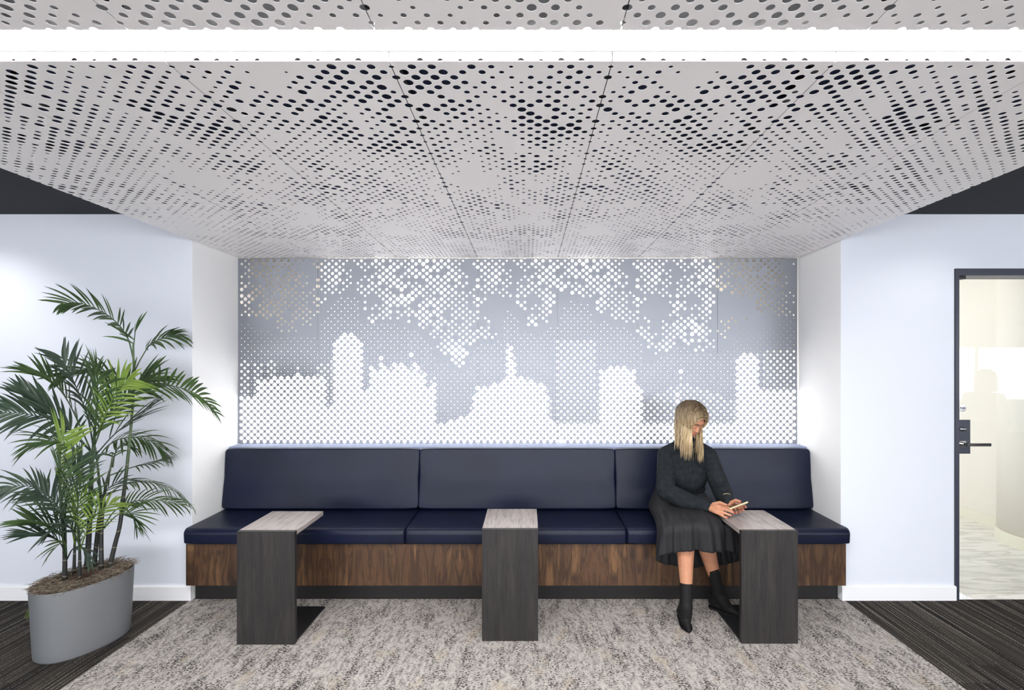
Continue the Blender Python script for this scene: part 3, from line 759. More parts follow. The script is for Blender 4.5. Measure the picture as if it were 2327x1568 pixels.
def frond(pts, Lpx, m='leaf', n=15, start=0.25, spread=0.85, droop=0.35, roll=0.0, w=0.019, upv=(0, 0, 1), wob=0.12, one=0):
    n = int(n * 1.25 + 0.5) if n > 6 else n; w *= 0.84; droop *= 1.5
    P = [px(*p) for p in pts]; Q = bez(P, 8); bm = bmesh.new(); off = palm.location
    N = len(Q); L0 = Lpx * pts[-1][2] / FOC
    add_tube(bm, [p - off for p in Q], [0.0042 * (1 - 0.8 * k / (N - 1)) for k in range(N)], 5)
    U = Vector(upv)
    for i in range(n):
        s = start + (1 - start) * (i + 0.5) / n
        f = s * (N - 1); k = min(int(f), N - 2); p = Q[k].lerp(Q[k + 1], f - k); tg = (Q[k + 1] - Q[k]).normalized()
        sd = tg.cross(U)
        if sd.length < 0.05: sd = tg.cross(Vector((0, -1, 0)))
        sd.normalize(); nn = sd.cross(tg).normalized()
        c_, s_ = math.cos(roll), math.sin(roll); sd = (sd * c_ + nn * s_).normalized(); nn = sd.cross(tg).normalized()
        env = 0.55 + 0.45 * math.sin(PI * min(1, (i + 1) / n * 0.9)); env *= (1.0 if i < n - 3 else 0.85)
        a = spread * (1.0 - 0.45 * i / n)
        for sg in (1, -1):
            if one and sg != one: continue
            aa = a + prnd.uniform(-wob, wob)
            d = (tg * math.cos(aa) + sd * sg * math.sin(aa) + nn * (0.18 + prnd.uniform(-0.12, 0.12))).normalized()
            q = p + tg * prnd.uniform(-0.004, 0.004)
            leaflet(bm, q - off, d, L0 * env * prnd.uniform(0.88, 1.1), w * prnd.uniform(0.85, 1.15), droop * prnd.uniform(0.6, 1.4), nn)
    # keep clear of the wall
    for v in bm.verts:
        y = v.co.y + off.y
        if y > YF - 0.02 and v.co.x + off.x < XL + 0.02: v.co.y -= (y - (YF - 0.02)) + 0.002
    bmesh.ops.recalc_face_normals(bm, faces=bm.faces)
    me = bpy.data.meshes.new('frond'); bm.to_mesh(me); bm.free(); me.shade_smooth()
    return link_mesh('frond', me, M[m], palm)
cane([(248, 1293, 2.80), (262, 1235, 2.81), (273, 1190, 2.82), (283, 1107, 2.84), (289, 1055, 2.86), (297, 977, 2.88), (304, 879, 2.90), (303, 800, 2.90), (303, 780, 2.90)], 0.0125, 0.0045)
cane([(198, 1290, 2.74), (203, 1197, 2.73), (208, 1079, 2.72), (211, 1030, 2.72), (217, 960, 2.72), (224, 890, 2.72)], 0.0145, 0.0035)
cane([(214, 1286, 2.78), (223, 1197, 2.78), (229, 1140, 2.79), (222, 1060, 2.80), (214, 1000, 2.80)], 0.0120, 0.0030)
cane([(230, 1296, 2.76), (231, 1190, 2.77), (240, 1107, 2.79), (252, 1060, 2.82), (256, 1030, 2.84)], 0.0120, 0.0025)
cane([(147, 1322, 2.64), (147, 1247, 2.63), (140, 1154, 2.62), (135, 1080, 2.62), (139, 1010, 2.62)], 0.0115, 0.0030)
cane([(168, 1304, 2.70), (170, 1235, 2.70), (172, 1170, 2.69)], 0.0085, 0.0030)
cane([(181, 1318, 2.66), (181, 1250, 2.65), (178, 1190, 2.64)], 0.0095, 0.0030)
# crown of the tall right hand cane
frond([(303, 815, 2.90), (290, 768, 2.88), (262, 730, 2.82), (222, 703, 2.74), (178, 688, 2.66), (140, 690, 2.60)], 66, 'leaf', 15, 0.18, 1.0, 0.25, 0.9, 0.020)
frond([(303, 850, 2.90), (322, 812, 2.94), (345, 780, 2.99), (380, 766, 3.04), (412, 764, 3.06)], 56, 'leaf', 12, 0.35, 0.8, 0.6, 0.5, 0.022)
frond([(303, 790, 2.90), (306, 765, 2.90), (309, 742, 2.91)], 70, 'leaf', 5, 0.1, 0.9, 0.35, 0.3, 0.020, one=1)
frond([(304, 900, 2.90), (330, 884, 2.90), (375, 876, 2.88), (420, 884, 2.85), (458, 903, 2.82), (488, 938, 2.80)], 66, 'leaf', 17, 0.10, 1.15, 0.20, 1.0, 0.022)
frond([(301, 895, 2.90), (262, 856, 2.84), (215, 840, 2.78), (170, 842, 2.72), (135, 856, 2.68)], 70, 'leaf', 14, 0.15, 0.75, 0.35, -0.7, 0.017)
frond([(302, 880, 2.90), (275, 876, 2.86), (245, 868, 2.82)], 60, 'leaf', 6, 0.2, 0.9, 0.2, 0.6, 0.020)
frond([(300, 870, 2.90), (330, 860, 2.93), (352, 858, 2.95)], 55, 'leaf', 4, 0.2, 0.6, 0.4, 0.6, 0.020)
# crown of the thick central cane
frond([(211, 1035, 2.72), (185, 975, 2.68), (150, 905, 2.62), (110, 862, 2.58), (62, 842, 2.55)], 74, 'leaf', 13, 0.30, 0.55, 0.25, 0.5, 0.020)
frond([(210, 1030, 2.72), (165, 985, 2.66), (115, 935, 2.60), (60, 893, 2.55)], 96, 'leaf_dark', 8, 0.35, 0.35, 0.15, 0.9, 0.026)
frond([(208, 1028, 2.72), (160, 975, 2.66), (105, 950, 2.58), (50, 940, 2.52), (-8, 935, 2.48)], 92, 'leaf_dark', 16, 0.15, 0.95, 0.45, 0.9, 0.021)
frond([(213, 1020, 2.72), (200, 950, 2.68), (182, 900, 2.64), (160, 850, 2.60), (140, 812, 2.58)], 88, 'leaf_dark', 15, 0.10, 0.75, 0.25, 1.1, 0.019)
frond([(215, 1010, 2.72), (219, 940, 2.68), (222, 880, 2.62), (215, 840, 2.58)], 90, 'leaf', 15, 0.10, 0.75, 0.30, 0.9, 0.020)
frond([(216, 1010, 2.72), (240, 950, 2.74), (280, 905, 2.76), (320, 872, 2.80), (345, 860, 2.82)], 86, 'leaf', 15, 0.12, 0.7, 0.35, 0.8, 0.021)
frond([(218, 990, 2.72), (245, 930, 2.66), (270, 880, 2.62), (300, 862, 2.60)], 76, 'leaf_bright', 12, 0.15, 0.85, 0.4, 1.0, 0.018)
frond([(212, 1040, 2.72), (262, 985, 2.78), (310, 950, 2.84), (345, 925, 2.90)], 80, 'leaf_dark', 7, 0.2, 0.35, 0.25, 0.6, 0.013)
frond([(214, 1060, 2.74), (240, 1018, 2.82), (275, 997, 2.92), (320, 995, 3.00), (358, 1012, 3.05), (380, 1036, 3.06)], 66, 'leaf', 16, 0.22, 1.0, 0.75, 0.7, 0.018)
frond([(212, 1062, 2.72), (170, 1020, 2.64), (120, 1000, 2.56), (70, 1010, 2.52)], 78, 'leaf', 12, 0.2, 0.8, 0.5, 0.6, 0.018)
frond([(256, 1062, 2.84), (262, 1030, 2.88), (280, 1010, 2.92), (310, 1020, 2.96)], 52, 'leaf', 9, 0.2, 0.95, 0.7, 0.5, 0.015)
# right, low
frond([(232, 1170, 2.78), (255, 1118, 2.84), (300, 1096, 2.92), (355, 1098, 3.00), (400, 1118, 3.04), (434, 1150, 3.05)], 50, 'leaf', 16, 0.30, 0.95, 0.8, 0.5, 0.014)
frond([(234, 1200, 2.78), (262, 1160, 2.84), (310, 1138, 2.90), (365, 1138, 2.96), (415, 1148, 3.00)], 56, 'leaf', 14, 0.30, 1.0, 0.55, 0.9, 0.014)
frond([(232, 1205, 2.78), (268, 1170, 2.80), (300, 1168, 2.82), (308, 1196, 2.82)], 66, 'leaf', 11, 0.35, 1.0, 0.25, 1.2, 0.013)
frond([(250, 1080, 2.80), (300, 1062, 2.90), (345, 1052, 2.98), (376, 1042, 3.02)], 44, 'leaf', 10, 0.35, 0.8, 0.6, 0.4, 0.014)
# left crown
frond([(140, 1100, 2.62), (134, 1060, 2.60), (136, 1020, 2.58), (146, 985, 2.56)], 96, 'leaf_bright', 13, 0.0, 0.95, 0.05, 1.2, 0.019)
frond([(145, 1190, 2.63), (139, 1140, 2.58), (136, 1095, 2.55), (138, 1060, 2.54)], 100, 'leaf', 13, 0.0, 1.0, 0.15, 1.2, 0.017)
frond([(147, 1215, 2.63), (130, 1150, 2.58), (90, 1112, 2.52), (40, 1104, 2.47), (-6, 1116, 2.43)], 72, 'leaf_dark', 15, 0.2, 0.95, 0.6, 0.8, 0.016)
frond([(150, 1235, 2.63), (146, 1180, 2.58), (118, 1140, 2.54), (84, 1118, 2.50)], 76, 'leaf_dark', 13, 0.25, 0.8, 0.35, 1.0, 0.018)
frond([(149, 1250, 2.63), (140, 1218, 2.60), (110, 1194, 2.56), (66, 1184, 2.52)], 80, 'leaf', 10, 0.25, 0.55, 0.15, 0.7, 0.018)
frond([(150, 1262, 2.63), (135, 1232, 2.60), (100, 1216, 2.55), (58, 1214, 2.50)], 74, 'leaf_dark', 8, 0.25, 0.40, 0.2, 0.6, 0.018)
frond([(148, 1268, 2.63), (150, 1240, 2.60), (142, 1232, 2.58), (120, 1250, 2.56)], 66, 'leaf', 3, 0.5, 0.4, 0.5, 0.3, 0.022)
frond([(147, 1180, 2.62), (155, 1120, 2.60), (170, 1072, 2.58), (185, 1040, 2.56)], 74, 'leaf_dark', 10, 0.2, 0.6, 0.2, 0.9, 0.016)
# middle, low
frond([(181, 1260, 2.65), (176, 1200, 2.62), (178, 1140, 2.60), (186, 1090, 2.58)], 80, 'leaf', 13, 0.10, 0.75, 0.2, 1.1, 0.015)
frond([(171, 1240, 2.70), (165, 1200, 2.66), (172, 1160, 2.62), (196, 1128, 2.60)], 66, 'leaf_bright', 10, 0.1, 0.8, 0.3, 0.9, 0.013)
frond([(182, 1250, 2.65), (200, 1200, 2.62), (228, 1160, 2.60), (262, 1142, 2.60)], 62, 'leaf_bright', 10, 0.2, 0.8, 0.4, 0.8, 0.012)
frond([(182, 1240, 2.65), (160, 1200, 2.62), (140, 1190, 2.58), (120, 1200, 2.56)], 70, 'leaf_dark', 8, 0.2, 0.7, 0.4, 0.7, 0.018)
frond([(210, 1180, 2.74), (230, 1130, 2.70), (262, 1098, 2.68), (300, 1090, 2.66)], 70, 'leaf_dark', 8, 0.25, 0.5, 0.35, 0.6, 0.012)
frond([(212, 1150, 2.72), (190, 1100, 2.66), (176, 1060, 2.62)], 72, 'leaf', 7, 0.2, 0.6, 0.2, 0.9, 0.013)
frond([(150, 1275, 2.64), (165, 1248, 2.60), (185, 1244, 2.58), (200, 1275, 2.57)], 60, 'leaf_dark', 4, 0.4, 0.4, 0.6, 0.3, 0.024)
frond([(96, 1330, 2.62), (78, 1360, 2.60), (66, 1400, 2.60)], 30, 'leaf_bright', 3, 0.5, 0.3, 0.5, 0.3, 0.016)

# ---------------------------------------------------------------- people
def sm_skin():
    m = mat('skin', lin((206, 158, 130)), 0.5, spec=0.35); t = NT(m)
    t.color(t.ramp(t.noise(t.mapping((1, 1, 1)), 12, 3), [(0.3, lin((172, 118, 90))), (0.7, lin((192, 140, 110)))]))
    t.b.inputs['Subsurface Weight'].default_value = 0.08
    t.b.inputs['Subsurface Radius'].default_value = (0.02, 0.008, 0.004)
    return m
M['skin'] = sm_skin()
m = mat('dark_knit_wool', lin((40, 44, 48)), 0.9, spec=0.15); M['knit'] = m; t = NT(m)
t.color(t.ramp(t.noise(t.mapping((1, 1, 1)), 40, 4), [(0.3, lin((24, 27, 30))), (0.7, lin((38, 42, 46)))]))
wv = t.n('ShaderNodeTexWave'); wv.inputs['Scale'].default_value = 70; wv.inputs['Distortion'].default_value = 2; t.l(t.mapping((1, 0.3, 1)), wv.inputs['Vector'])
t.bump(wv.outputs['Fac'], 0.25, 0.002)
M['skirt'] = mat('black_cotton_skirt', lin((34, 34, 37)), 0.65, spec=0.25)
M['boot'] = mat('black_boot_fabric', lin((16, 16, 18)), 0.7, spec=0.3)
M['sole'] = mat('pale_boot_sole_edge', lin((150, 150, 148)), 0.5)
M['lips'] = mat('lips', lin((168, 92, 84)), 0.45)
M['brow'] = mat('eyebrow', lin((86, 64, 48)), 0.8)
M['nail'] = mat('dark_red_nail_polish', lin((150, 22, 44)), 0.2)
M['gold'] = mat('pale_gold', (0.80, 0.62, 0.34), 0.25, metal=1.0)
M['case'] = mat('pale_gold_phone_case', lin((196, 184, 148)), 0.35)
M['screen'] = mat('dark_phone_screen', lin((20, 22, 26)), 0.1)
m = mat('blonde_hair', lin((188, 160, 120)), 0.42, spec=0.45); M['hair'] = m; t = NT(m)
sep = t.n('ShaderNodeSeparateXYZ'); t.l(t.tc.outputs['Generated'], sep.inputs[0])
root = t.ramp(sep.outputs[2], [(0.50, (0, 0, 0)), (0.92, (1, 1, 1))])
st = t.noise(t.mapping((1, 1, 0.05)), 130, 3, 0.6)
bl = t.ramp(st, [(0.30, lin((112, 92, 66))), (0.5, lin((182, 158, 120))), (0.7, lin((222, 202, 168)))])
t.color(t.mix(t.math('MULTIPLY', root, 0.92), bl, t.ramp(st, [(0.3, lin((44, 35, 27))), (0.7, lin((98, 78, 55)))])))

def cap(bm, p, r, q, s, seg=14):
    p, q = Vector(p), Vector(q); n = max(1, int((q - p).length / 0.02))
    add_tube(bm, [p.lerp(q, k / n) for k in range(n + 1)], [r + (s - r) * k / n for k in range(n + 1)], seg)
    add_sphere(bm, p, r, seg, 10); add_sphere(bm, q, s, seg, 10)
def ell(bm, c, r, M3=None):
    add_sphere(bm, Vector(c), 1.0, 24, 16, scale=r, M=M3)
def blob(name, bm, m, parent, voxel=0.004, smooth=6, fac=0.5):
    me = bpy.data.meshes.new(name); bmesh.ops.recalc_face_normals(bm, faces=bm.faces); bm.to_mesh(me); bm.free()
    o = bpy.data.objects.new(name, me); C.objects.link(o)
    rm = o.modifiers.new('r', 'REMESH'); rm.mode = 'VOXEL'; rm.voxel_size = voxel; rm.use_smooth_shade = True
    if smooth:
        s_ = o.modifiers.new('s', 'SMOOTH'); s_.factor = fac; s_.iterations = smooth
    dg = bpy.context.evaluated_depsgraph_get(); me2 = bpy.data.meshes.new_from_object(o.evaluated_get(dg))
    o.modifiers.clear(); o.data = me2; bpy.data.meshes.remove(me); me2.name = name
    me2.materials.clear(); me2.materials.append(m); me2.shade_smooth()
    if parent:
        o.parent = parent; o.location = -parent.location
    return o
def head_frame(c, yaw, pitch, roll=0.0):
    f = Vector((math.sin(yaw) * math.cos(pitch), -math.cos(yaw) * math.cos(pitch), -math.sin(pitch)))
    u = (Vector((0, 0, 1)) - f * f.z).normalized(); r = f.cross(u).normalized()
    if roll:
        u2 = u * math.cos(roll) + r * math.sin(roll); r = f.cross(u2).normalized(); u = u2
    m4 = Matrix((r, f, u)).transposed().to_4x4(); m4.translation = c
    return m4
def add_head(bm, H):
    R = H.to_3x3().to_4x4()
    def e(c, r): ell(bm, H @ Vector(c), r, R)
    e((0, -0.012, 0.022), (0.074, 0.090, 0.082)); e((0, 0.022, -0.028), (0.060, 0.060, 0.074)); e((0, 0.052, -0.083), (0.027, 0.026, 0.020))
    e((0, 0.038, -0.066), (0.044, 0.040, 0.034)); e((0.031, 0.048, -0.036), (0.027, 0.028, 0.030)); e((-0.031, 0.048, -0.036), (0.027, 0.028, 0.030))
    e((0, 0.064, 0.022), (0.050, 0.020, 0.022)); e((0, 0.070, -0.058), (0.020, 0.015, 0.013))
    cap(bm, H @ Vector((0, 0.077, 0.004)), 0.0055, H @ Vector((0, 0.089, -0.024)), 0.0070, 10); e((0, 0.088, -0.030), (0.0115, 0.0085, 0.007))
    for s in (1, -1): e((s * 0.071, -0.005, -0.012), (0.006, 0.013, 0.022))

D_ = FOC
wo = Vector((1.045, 3.34, 0.50))
woman = thing('person', wo, 'seated person with long blonde hair, dark sweater, black skirt and boots, looking at a phone', 'person')
H = head_frame(px(1570, 953, 3.13), math.radians(26), math.radians(34), math.radians(-6))
pel = Vector((1.045, 3.34, 0.60)); wst = Vector((1.040, 3.34, 0.72)); che = Vector((1.055, 3.28, 0.90)); nb = Vector((1.078, 3.235, 1.01))
shR, shL = px(1514, 1034, 3.28), px(1610, 1036, 3.24)
elR, elL = px(1513, 1116, 3.13), px(1637, 1107, 3.15)
wrR, wrL = px(1610, 1153, 2.985), px(1656, 1145, 2.955)
hpR, hpL = Vector((0.975, 3.34, 0.585)), Vector((1.115, 3.34, 0.585))
knR, knL = px(1560, 1212, 2.94), px(1600, 1212, 2.94)
anR, anL = px(1559, 1372, 2.875), px(1634, 1350, 3.02)
bm = bmesh.new()
add_head(bm, H)
cap(bm, nb, 0.047, H @ Vector((0, -0.015, -0.06)), 0.045)
cap(bm, pel, 0.105, wst, 0.088); cap(bm, wst, 0.088, che, 0.080); cap(bm, che, 0.078, nb - Vector((0, 0, 0.05)), 0.050); cap(bm, shR, 0.042, shL, 0.042)
for sh, el_, wr in ((shR, elR, wrR), (shL, elL, wrL)):
    cap(bm, sh, 0.042, el_, 0.034); cap(bm, el_, 0.034, wr, 0.022)
for hp, kn, an in ((hpR, knR, anR), (hpL, knL, anL)):
    cap(bm, hp, 0.074, kn, 0.049); cf = kn.lerp(an, 0.30) + Vector((0, 0.018, 0)); cap(bm, kn, 0.050, cf, 0.052); cap(bm, cf, 0.051, kn.lerp(an, 0.72), 0.036); cap(bm, kn.lerp(an, 0.72), 0.036, an, 0.027)
cap(bm, anR, 0.026, Vector((0.937, 2.86, 0.034)), 0.016); cap(bm, anL, 0.026, Vector((1.235, 2.99, 0.044)), 0.016)
# right hand: palm and five fingers under and over the near end of the phone
def hand(palm, wr, fingers, thumb, kr=0.0125):
    for k in palm: cap(bm, wr, 0.020, px(*k), kr, 12)
    cap(bm, px(*palm[0]), kr, px(*palm[-1]), kr, 12)
    for f in fingers + [thumb]:
        P = [px(*q) for q in f]; rr = [0.0088, 0.0080, 0.0072, 0.0062][-len(P):] if f is not thumb else [0.0125, 0.0100, 0.0085]
        for a, b, ra, rb in zip(P[:-1], P[1:], rr[:-1], rr[1:]): cap(bm, a, ra, b, rb, 12)
fr_ = [[(1636, 1147, 2.955), (1649, 1150, 2.925), (1658, 1155, 2.905), (1664, 1159, 2.895)],
       [(1637, 1154, 2.940), (1650, 1158.5, 2.915), (1660, 1162.5, 2.90), (1667, 1165, 2.895)],
       [(1634, 1160, 2.930), (1646, 1166, 2.91), (1656, 1169.5, 2.90), (1662, 1171, 2.897)],
       [(1629, 1165, 2.925), (1639, 1171, 2.915), (1647, 1175, 2.91), (1653, 1176, 2.905)]]
thR = [(1621, 1146, 2.965), (1636, 1142, 2.94), (1651, 1148, 2.905)]
hand([(1634, 1148, 2.955), (1634, 1154, 2.945), (1631, 1160, 2.935), (1627, 1164, 2.93)], wrR, fr_, thR)
fl_ = [[(1668, 1151, 2.955), (1672, 1160, 2.945), (1673, 1166, 2.925), (1671, 1167, 2.905)],
       [(1674, 1150, 2.960), (1680, 1158, 2.95), (1682, 1164, 2.93), (1679, 1164, 2.905)],
       [(1679, 1148, 2.960), (1687, 1155, 2.95), (1690, 1160, 2.93), (1686, 1159, 2.902)],
       [(1683, 1146, 2.960), (1692, 1149, 2.95), (1695, 1153, 2.93), (1692, 1153, 2.905)]]
thL = [(1662, 1142, 2.940), (1672, 1137, 2.915), (1682, 1140, 2.895)]
hand([(1668, 1152, 2.955), (1673, 1150, 2.96), (1678, 1148, 2.96)], wrL, fl_, thL)
body = blob('body', bm, M['skin'], woman, 0.0034, 4, 0.5)
# nails
for f in fr_ + fl_ + [thR, thL]:
    bm = bmesh.new(); p = px(*f[-1]); d = (p - px(*f[-2])).normalized()
    add_sphere(bm, p + d * 0.002 + Vector((0, -0.0042, 0.0012)), 0.0040, 8, 6)
    o = from_bm('fingernail', bm, M['nail'], woman, smooth=True); o.location = -wo
# face details
for s in (1, -1):
    bm = bmesh.new()
    pts = [H @ Vector((s * (0.012 + 0.036 * k / 5), 0.0855 - 0.0022 * k * k * 0.32, 0.018 + 0.006 * math.sin(PI * k / 5))) for k in range(6)]
    add_tube(bm, pts, [0.0018, 0.0028, 0.003, 0.0028, 0.0022, 0.001], 6)
    o = from_bm('eyebrow', bm, M['brow'], woman, smooth=True); o.location = -wo
for s in (1, -1):
    bm = bmesh.new()
    pts = [H @ Vector((s * (0.016 + 0.028 * k / 5), 0.0795 - 0.0020 * k * k * 0.30, -0.0065 - 0.0035 * math.sin(PI * k / 5))) for k in range(6)]
    add_tube(bm, pts, [0.001, 0.0020, 0.0024, 0.0024, 0.0020, 0.001], 6)
    o = from_bm('eyelashes', bm, M['brow'], woman, smooth=True); o.location = -wo
for s in (1, -1):
    bm = bmesh.new()
    add_sphere(bm, H @ Vector((s * 0.030, 0.071, -0.004)), 0.0118, 16, 10, scale=(1.15, 0.8, 0.8), M=H.to_3x3().to_4x4())
    o = from_bm('eyelid', bm, M['skin'], woman, smooth=True); o.location = -wo
bm = bmesh.new()
for z, r in ((-0.0520, 0.0030), (-0.0585, 0.0040)):
    pts = [H @ Vector((-0.019 + 0.038 * k / 8, 0.0855 - 0.10 * ((k - 4) / 8) ** 2 * 0.6, z + 0.0012 * math.cos(PI * (k - 4) / 4))) for k in range(9)]
    add_tube(bm, pts, [r * (0.25 + 0.75 * math.sin(PI * (k + 0.6) / 9.2)) for k in range(9)], 8)
o = from_bm('lips', bm, M['lips'], woman, smooth=True); o.location = -wo

# hair: overlapping locks from the parting, lying over the skull and then hanging
hr = random.Random(5)
bm = bmesh.new()
HC = Vector((0, -0.012, 0.020)); HA = Vector((0.0775, 0.0945, 0.0870)); H3 = H.to_3x3(); H3i = H3.inverted()
FC, FA = Vector((0, 0.022, -0.030)), Vector((0.064, 0.064, 0.080))
def push_out(p, off):
    q = H3i @ (p - H.translation)
    for c, a in ((HC, HA), (FC, FA)):
        d = q - c; e = Vector((d.x / (a.x + off), d.y / (a.y + off), d.z / (a.z + off)))
        if e.length < 1.0: q = c + d / max(e.length, 1e-6)
    d = q - HC; e = Vector((d.x / (HA.x + off), d.y / (HA.y + off), d.z / (HA.z + off)))
    if q.z > -0.030 and e.length > 1.0 and e.length < 1.35: q = HC + d / e.length
    return H.translation + H3 @ q
def lock(sgn, al, b0, off, end_z, r, wid, fwd, keep):
    """al: place along the parting (90 front hairline .. -90 nape), b0: angle beside it"""
    ca, sa, cb, sb = math.cos(al), math.sin(al), math.cos(b0), math.sin(b0)
    loc = Vector(((HA.x + off) * sb * sgn, (HA.y + off) * cb * sa, (HA.z + off) * cb * ca)) + HC
    p = H.translation + H3 @ loc; d = H3 @ Vector((sgn, fwd, 0.15)).normalized(); pts = [p.copy()]
    st = 0.011; flare = hr.gauss(0, 0.22) + (1.2 * sgn * hr.random() if hr.random() < 0.15 and al < -0.3 else 0); flare2 = hr.gauss(0, 0.6)
    for k in range(70):
        d = (d * keep + Vector((0, 0, -1)) * (1 - keep)).normalized()
        q = push_out(p + d * st, off); d2 = (q - p)
        if d2.length > 1e-5: d = (d * 0.3 + d2.normalized() * 0.7).normalized()
        p = q
        if p.z < 1.13: p.x += flare * 0.0016; p.y += flare2 * 0.001
        pts.append(p.copy())
        if p.z < end_z: break
    m_ = len(pts); rr = []
    for k in range(m_):
        t_ = k / (m_ - 1); e = 1.0 if t_ < 0.7 else max(0.1, 1 - (t_ - 0.7) / 0.3 * 0.92)
        e *= 0.6 + 0.4 * min(1, k / 3)
        rr.append((wid * e, r * e))
    add_tube(bm, pts, rr, 6)
for sgn in (1, -1):
    for i in range(330):
        al = math.radians(hr.uniform(-95, 62)); b0 = math.radians(hr.uniform(0, 6) if al > math.radians(10) or hr.random() < 0.4 else hr.uniform(0, 75))
        part = 0.10       # the parting sits a little to her left
        fr2 = max(0.0, math.degrees(al) / 62)
        if sgn == 1: ez = hr.uniform(0.945, 1.02); fwd = -0.50 * fr2 - 0.1; keep = 0.80
        else: ez = hr.uniform(0.915, 1.00); fwd = -0.30 * fr2 - 0.05; keep = 0.80
        if al < math.radians(-10): ez += 0.05
        lock(sgn, al, b0, hr.uniform(0.001, 0.016), ez, 0.0020, hr.uniform(0.0028, 0.0055), fwd, keep)
hair = from_bm('hair', bm, M['hair'], woman, smooth=True); hair.location = -wo
# sweater
bm = bmesh.new()
ell(bm, (1.060, 3.285, 0.890), (0.158, 0.110, 0.135)); ell(bm, (1.058, 3.315, 0.780), (0.170, 0.128, 0.130)); ell(bm, (1.050, 3.325, 0.705), (0.172, 0.130, 0.050))
ell(bm, (1.075, 3.255, 0.80), (0.125, 0.10, 0.115))
cap(bm, shR, 0.060, shL, 0.060); cap(bm, shR, 0.060, nb, 0.066); cap(bm, shL, 0.060, nb, 0.066)
cap(bm, nb - Vector((0, 0, 0.03)), 0.066, nb + Vector((-0.002, -0.018, 0.046)), 0.056)
def sleeve(sh, el_, wr, r0, r1, r2, sag):
    mid = sh.lerp(el_, 0.55) + Vector((0, 0, -0.01)); m2 = el_.lerp(wr, 0.45) + Vector((0, 0, -sag))
    cap(bm, sh, r0, mid, r1); cap(bm, mid, r1, el_, r1 * 0.98); cap(bm, el_, r1 * 0.98, m2, r1 * 0.92); cap(bm, m2, r1 * 0.90, el_.lerp(wr, 0.86), r2 * 1.12); cap(bm, el_.lerp(wr, 0.86), r2 * 1.05, el_.lerp(wr, 0.95), r2 * 0.92)
sleeve(shR, elR, wrR, 0.060, 0.062, 0.037, 0.010); sleeve(shL, elL, wrL, 0.060, 0.062, 0.034, 0.008)
blob('sweater', bm, M['knit'], woman, 0.0045, 7, 0.5)
# skirt: rings from the waist over the knees to the hem
rings = [((1.045, 0.152), (3.225, 0.728), (3.440, 0.700)), ((1.045, 0.205), (3.190, 0.680), (3.465, 0.540)), ((1.045, 0.222), (3.08, 0.660), (3.42, 0.512)),
         ((1.045, 0.232), (2.96, 0.640), (3.22, 0.509)), ((1.045, 0.246), (2.868, 0.590), (3.092, 0.488)), ((1.050, 0.256), (2.858, 0.510), (3.075, 0.380)), ((1.055, 0.262), (2.856, 0.446), (3.066, 0.262))]
n = 144; R_ = []
def ringpt(i, th):
    (cx_, rx), (yf, zf), (yb, zb) = rings[i]; s = math.sin(th); w = (1 - s) / 2     # s=-1 front
    w = w ** (0.85 if i > 3 else 1.0)
    return Vector((cx_ + rx * math.cos(th), yb + (yf - yb) * w, zb + (zf - zb) * w))
bm = bmesh.new(); grid = []
for k in range(n):
    th = 2 * PI * k / n; P = [ringpt(i, th) for i in range(len(rings))]; Q = bez(P, 6); N_ = len(Q); colp = []
    for j, p in enumerate(Q):
        t_ = j / (N_ - 1); amp = 0.003 + 0.019 * max(0, (t_ - 0.40) / 0.60) ** 0.8
        wv_ = math.sin(9 * th + 1.3 + 0.8 * math.sin(3 * th)) * 0.6 + math.sin(17 * th + 3 * t_) * 0.4 + math.sin(5 * th + 2.1 * t_ + 0.5) * 0.6 + 0.3 * math.sin(29 * th)
        nn = Vector((math.cos(th), math.sin(th) * (1 if t_ > 0.6 else 0.2), 0.0 if t_ > 0.6 else 0.9 * (1 if math.sin(th) < 0.2 else 0))).normalized()
        q = p + nn * wv_ * amp
        if q.x > 1.172 and q.y < 3.09 and q.z > 0.585 and t_ < 0.9: q.z = 0.585 - (q.x - 1.172) * 0.06
        if t_ < 0.55 and math.sin(th) > -0.2: q.z = max(q.z, 0.508 if q.y > 3.10 else q.z)
        if q.y > 3.09 and q.z < 0.505: q.y = 3.09 if q.y < 3.2 else q.y; q.z = max(q.z, 0.506) if q.y > 3.10 else q.z
        colp.append(bm.verts.new(q))
    grid.append(colp)
for k in range(n):
    a, b = grid[k], grid[(k + 1) % n]
    for j in range(len(a) - 1): bm.faces.new((a[j], b[j], b[j + 1], a[j + 1]))
sk = from_bm('skirt', bm, M['skirt'], woman, smooth=True); sk.location = -wo
sd = sk.modifiers.new('thickness', 'SOLIDIFY'); sd.thickness = 0.0022
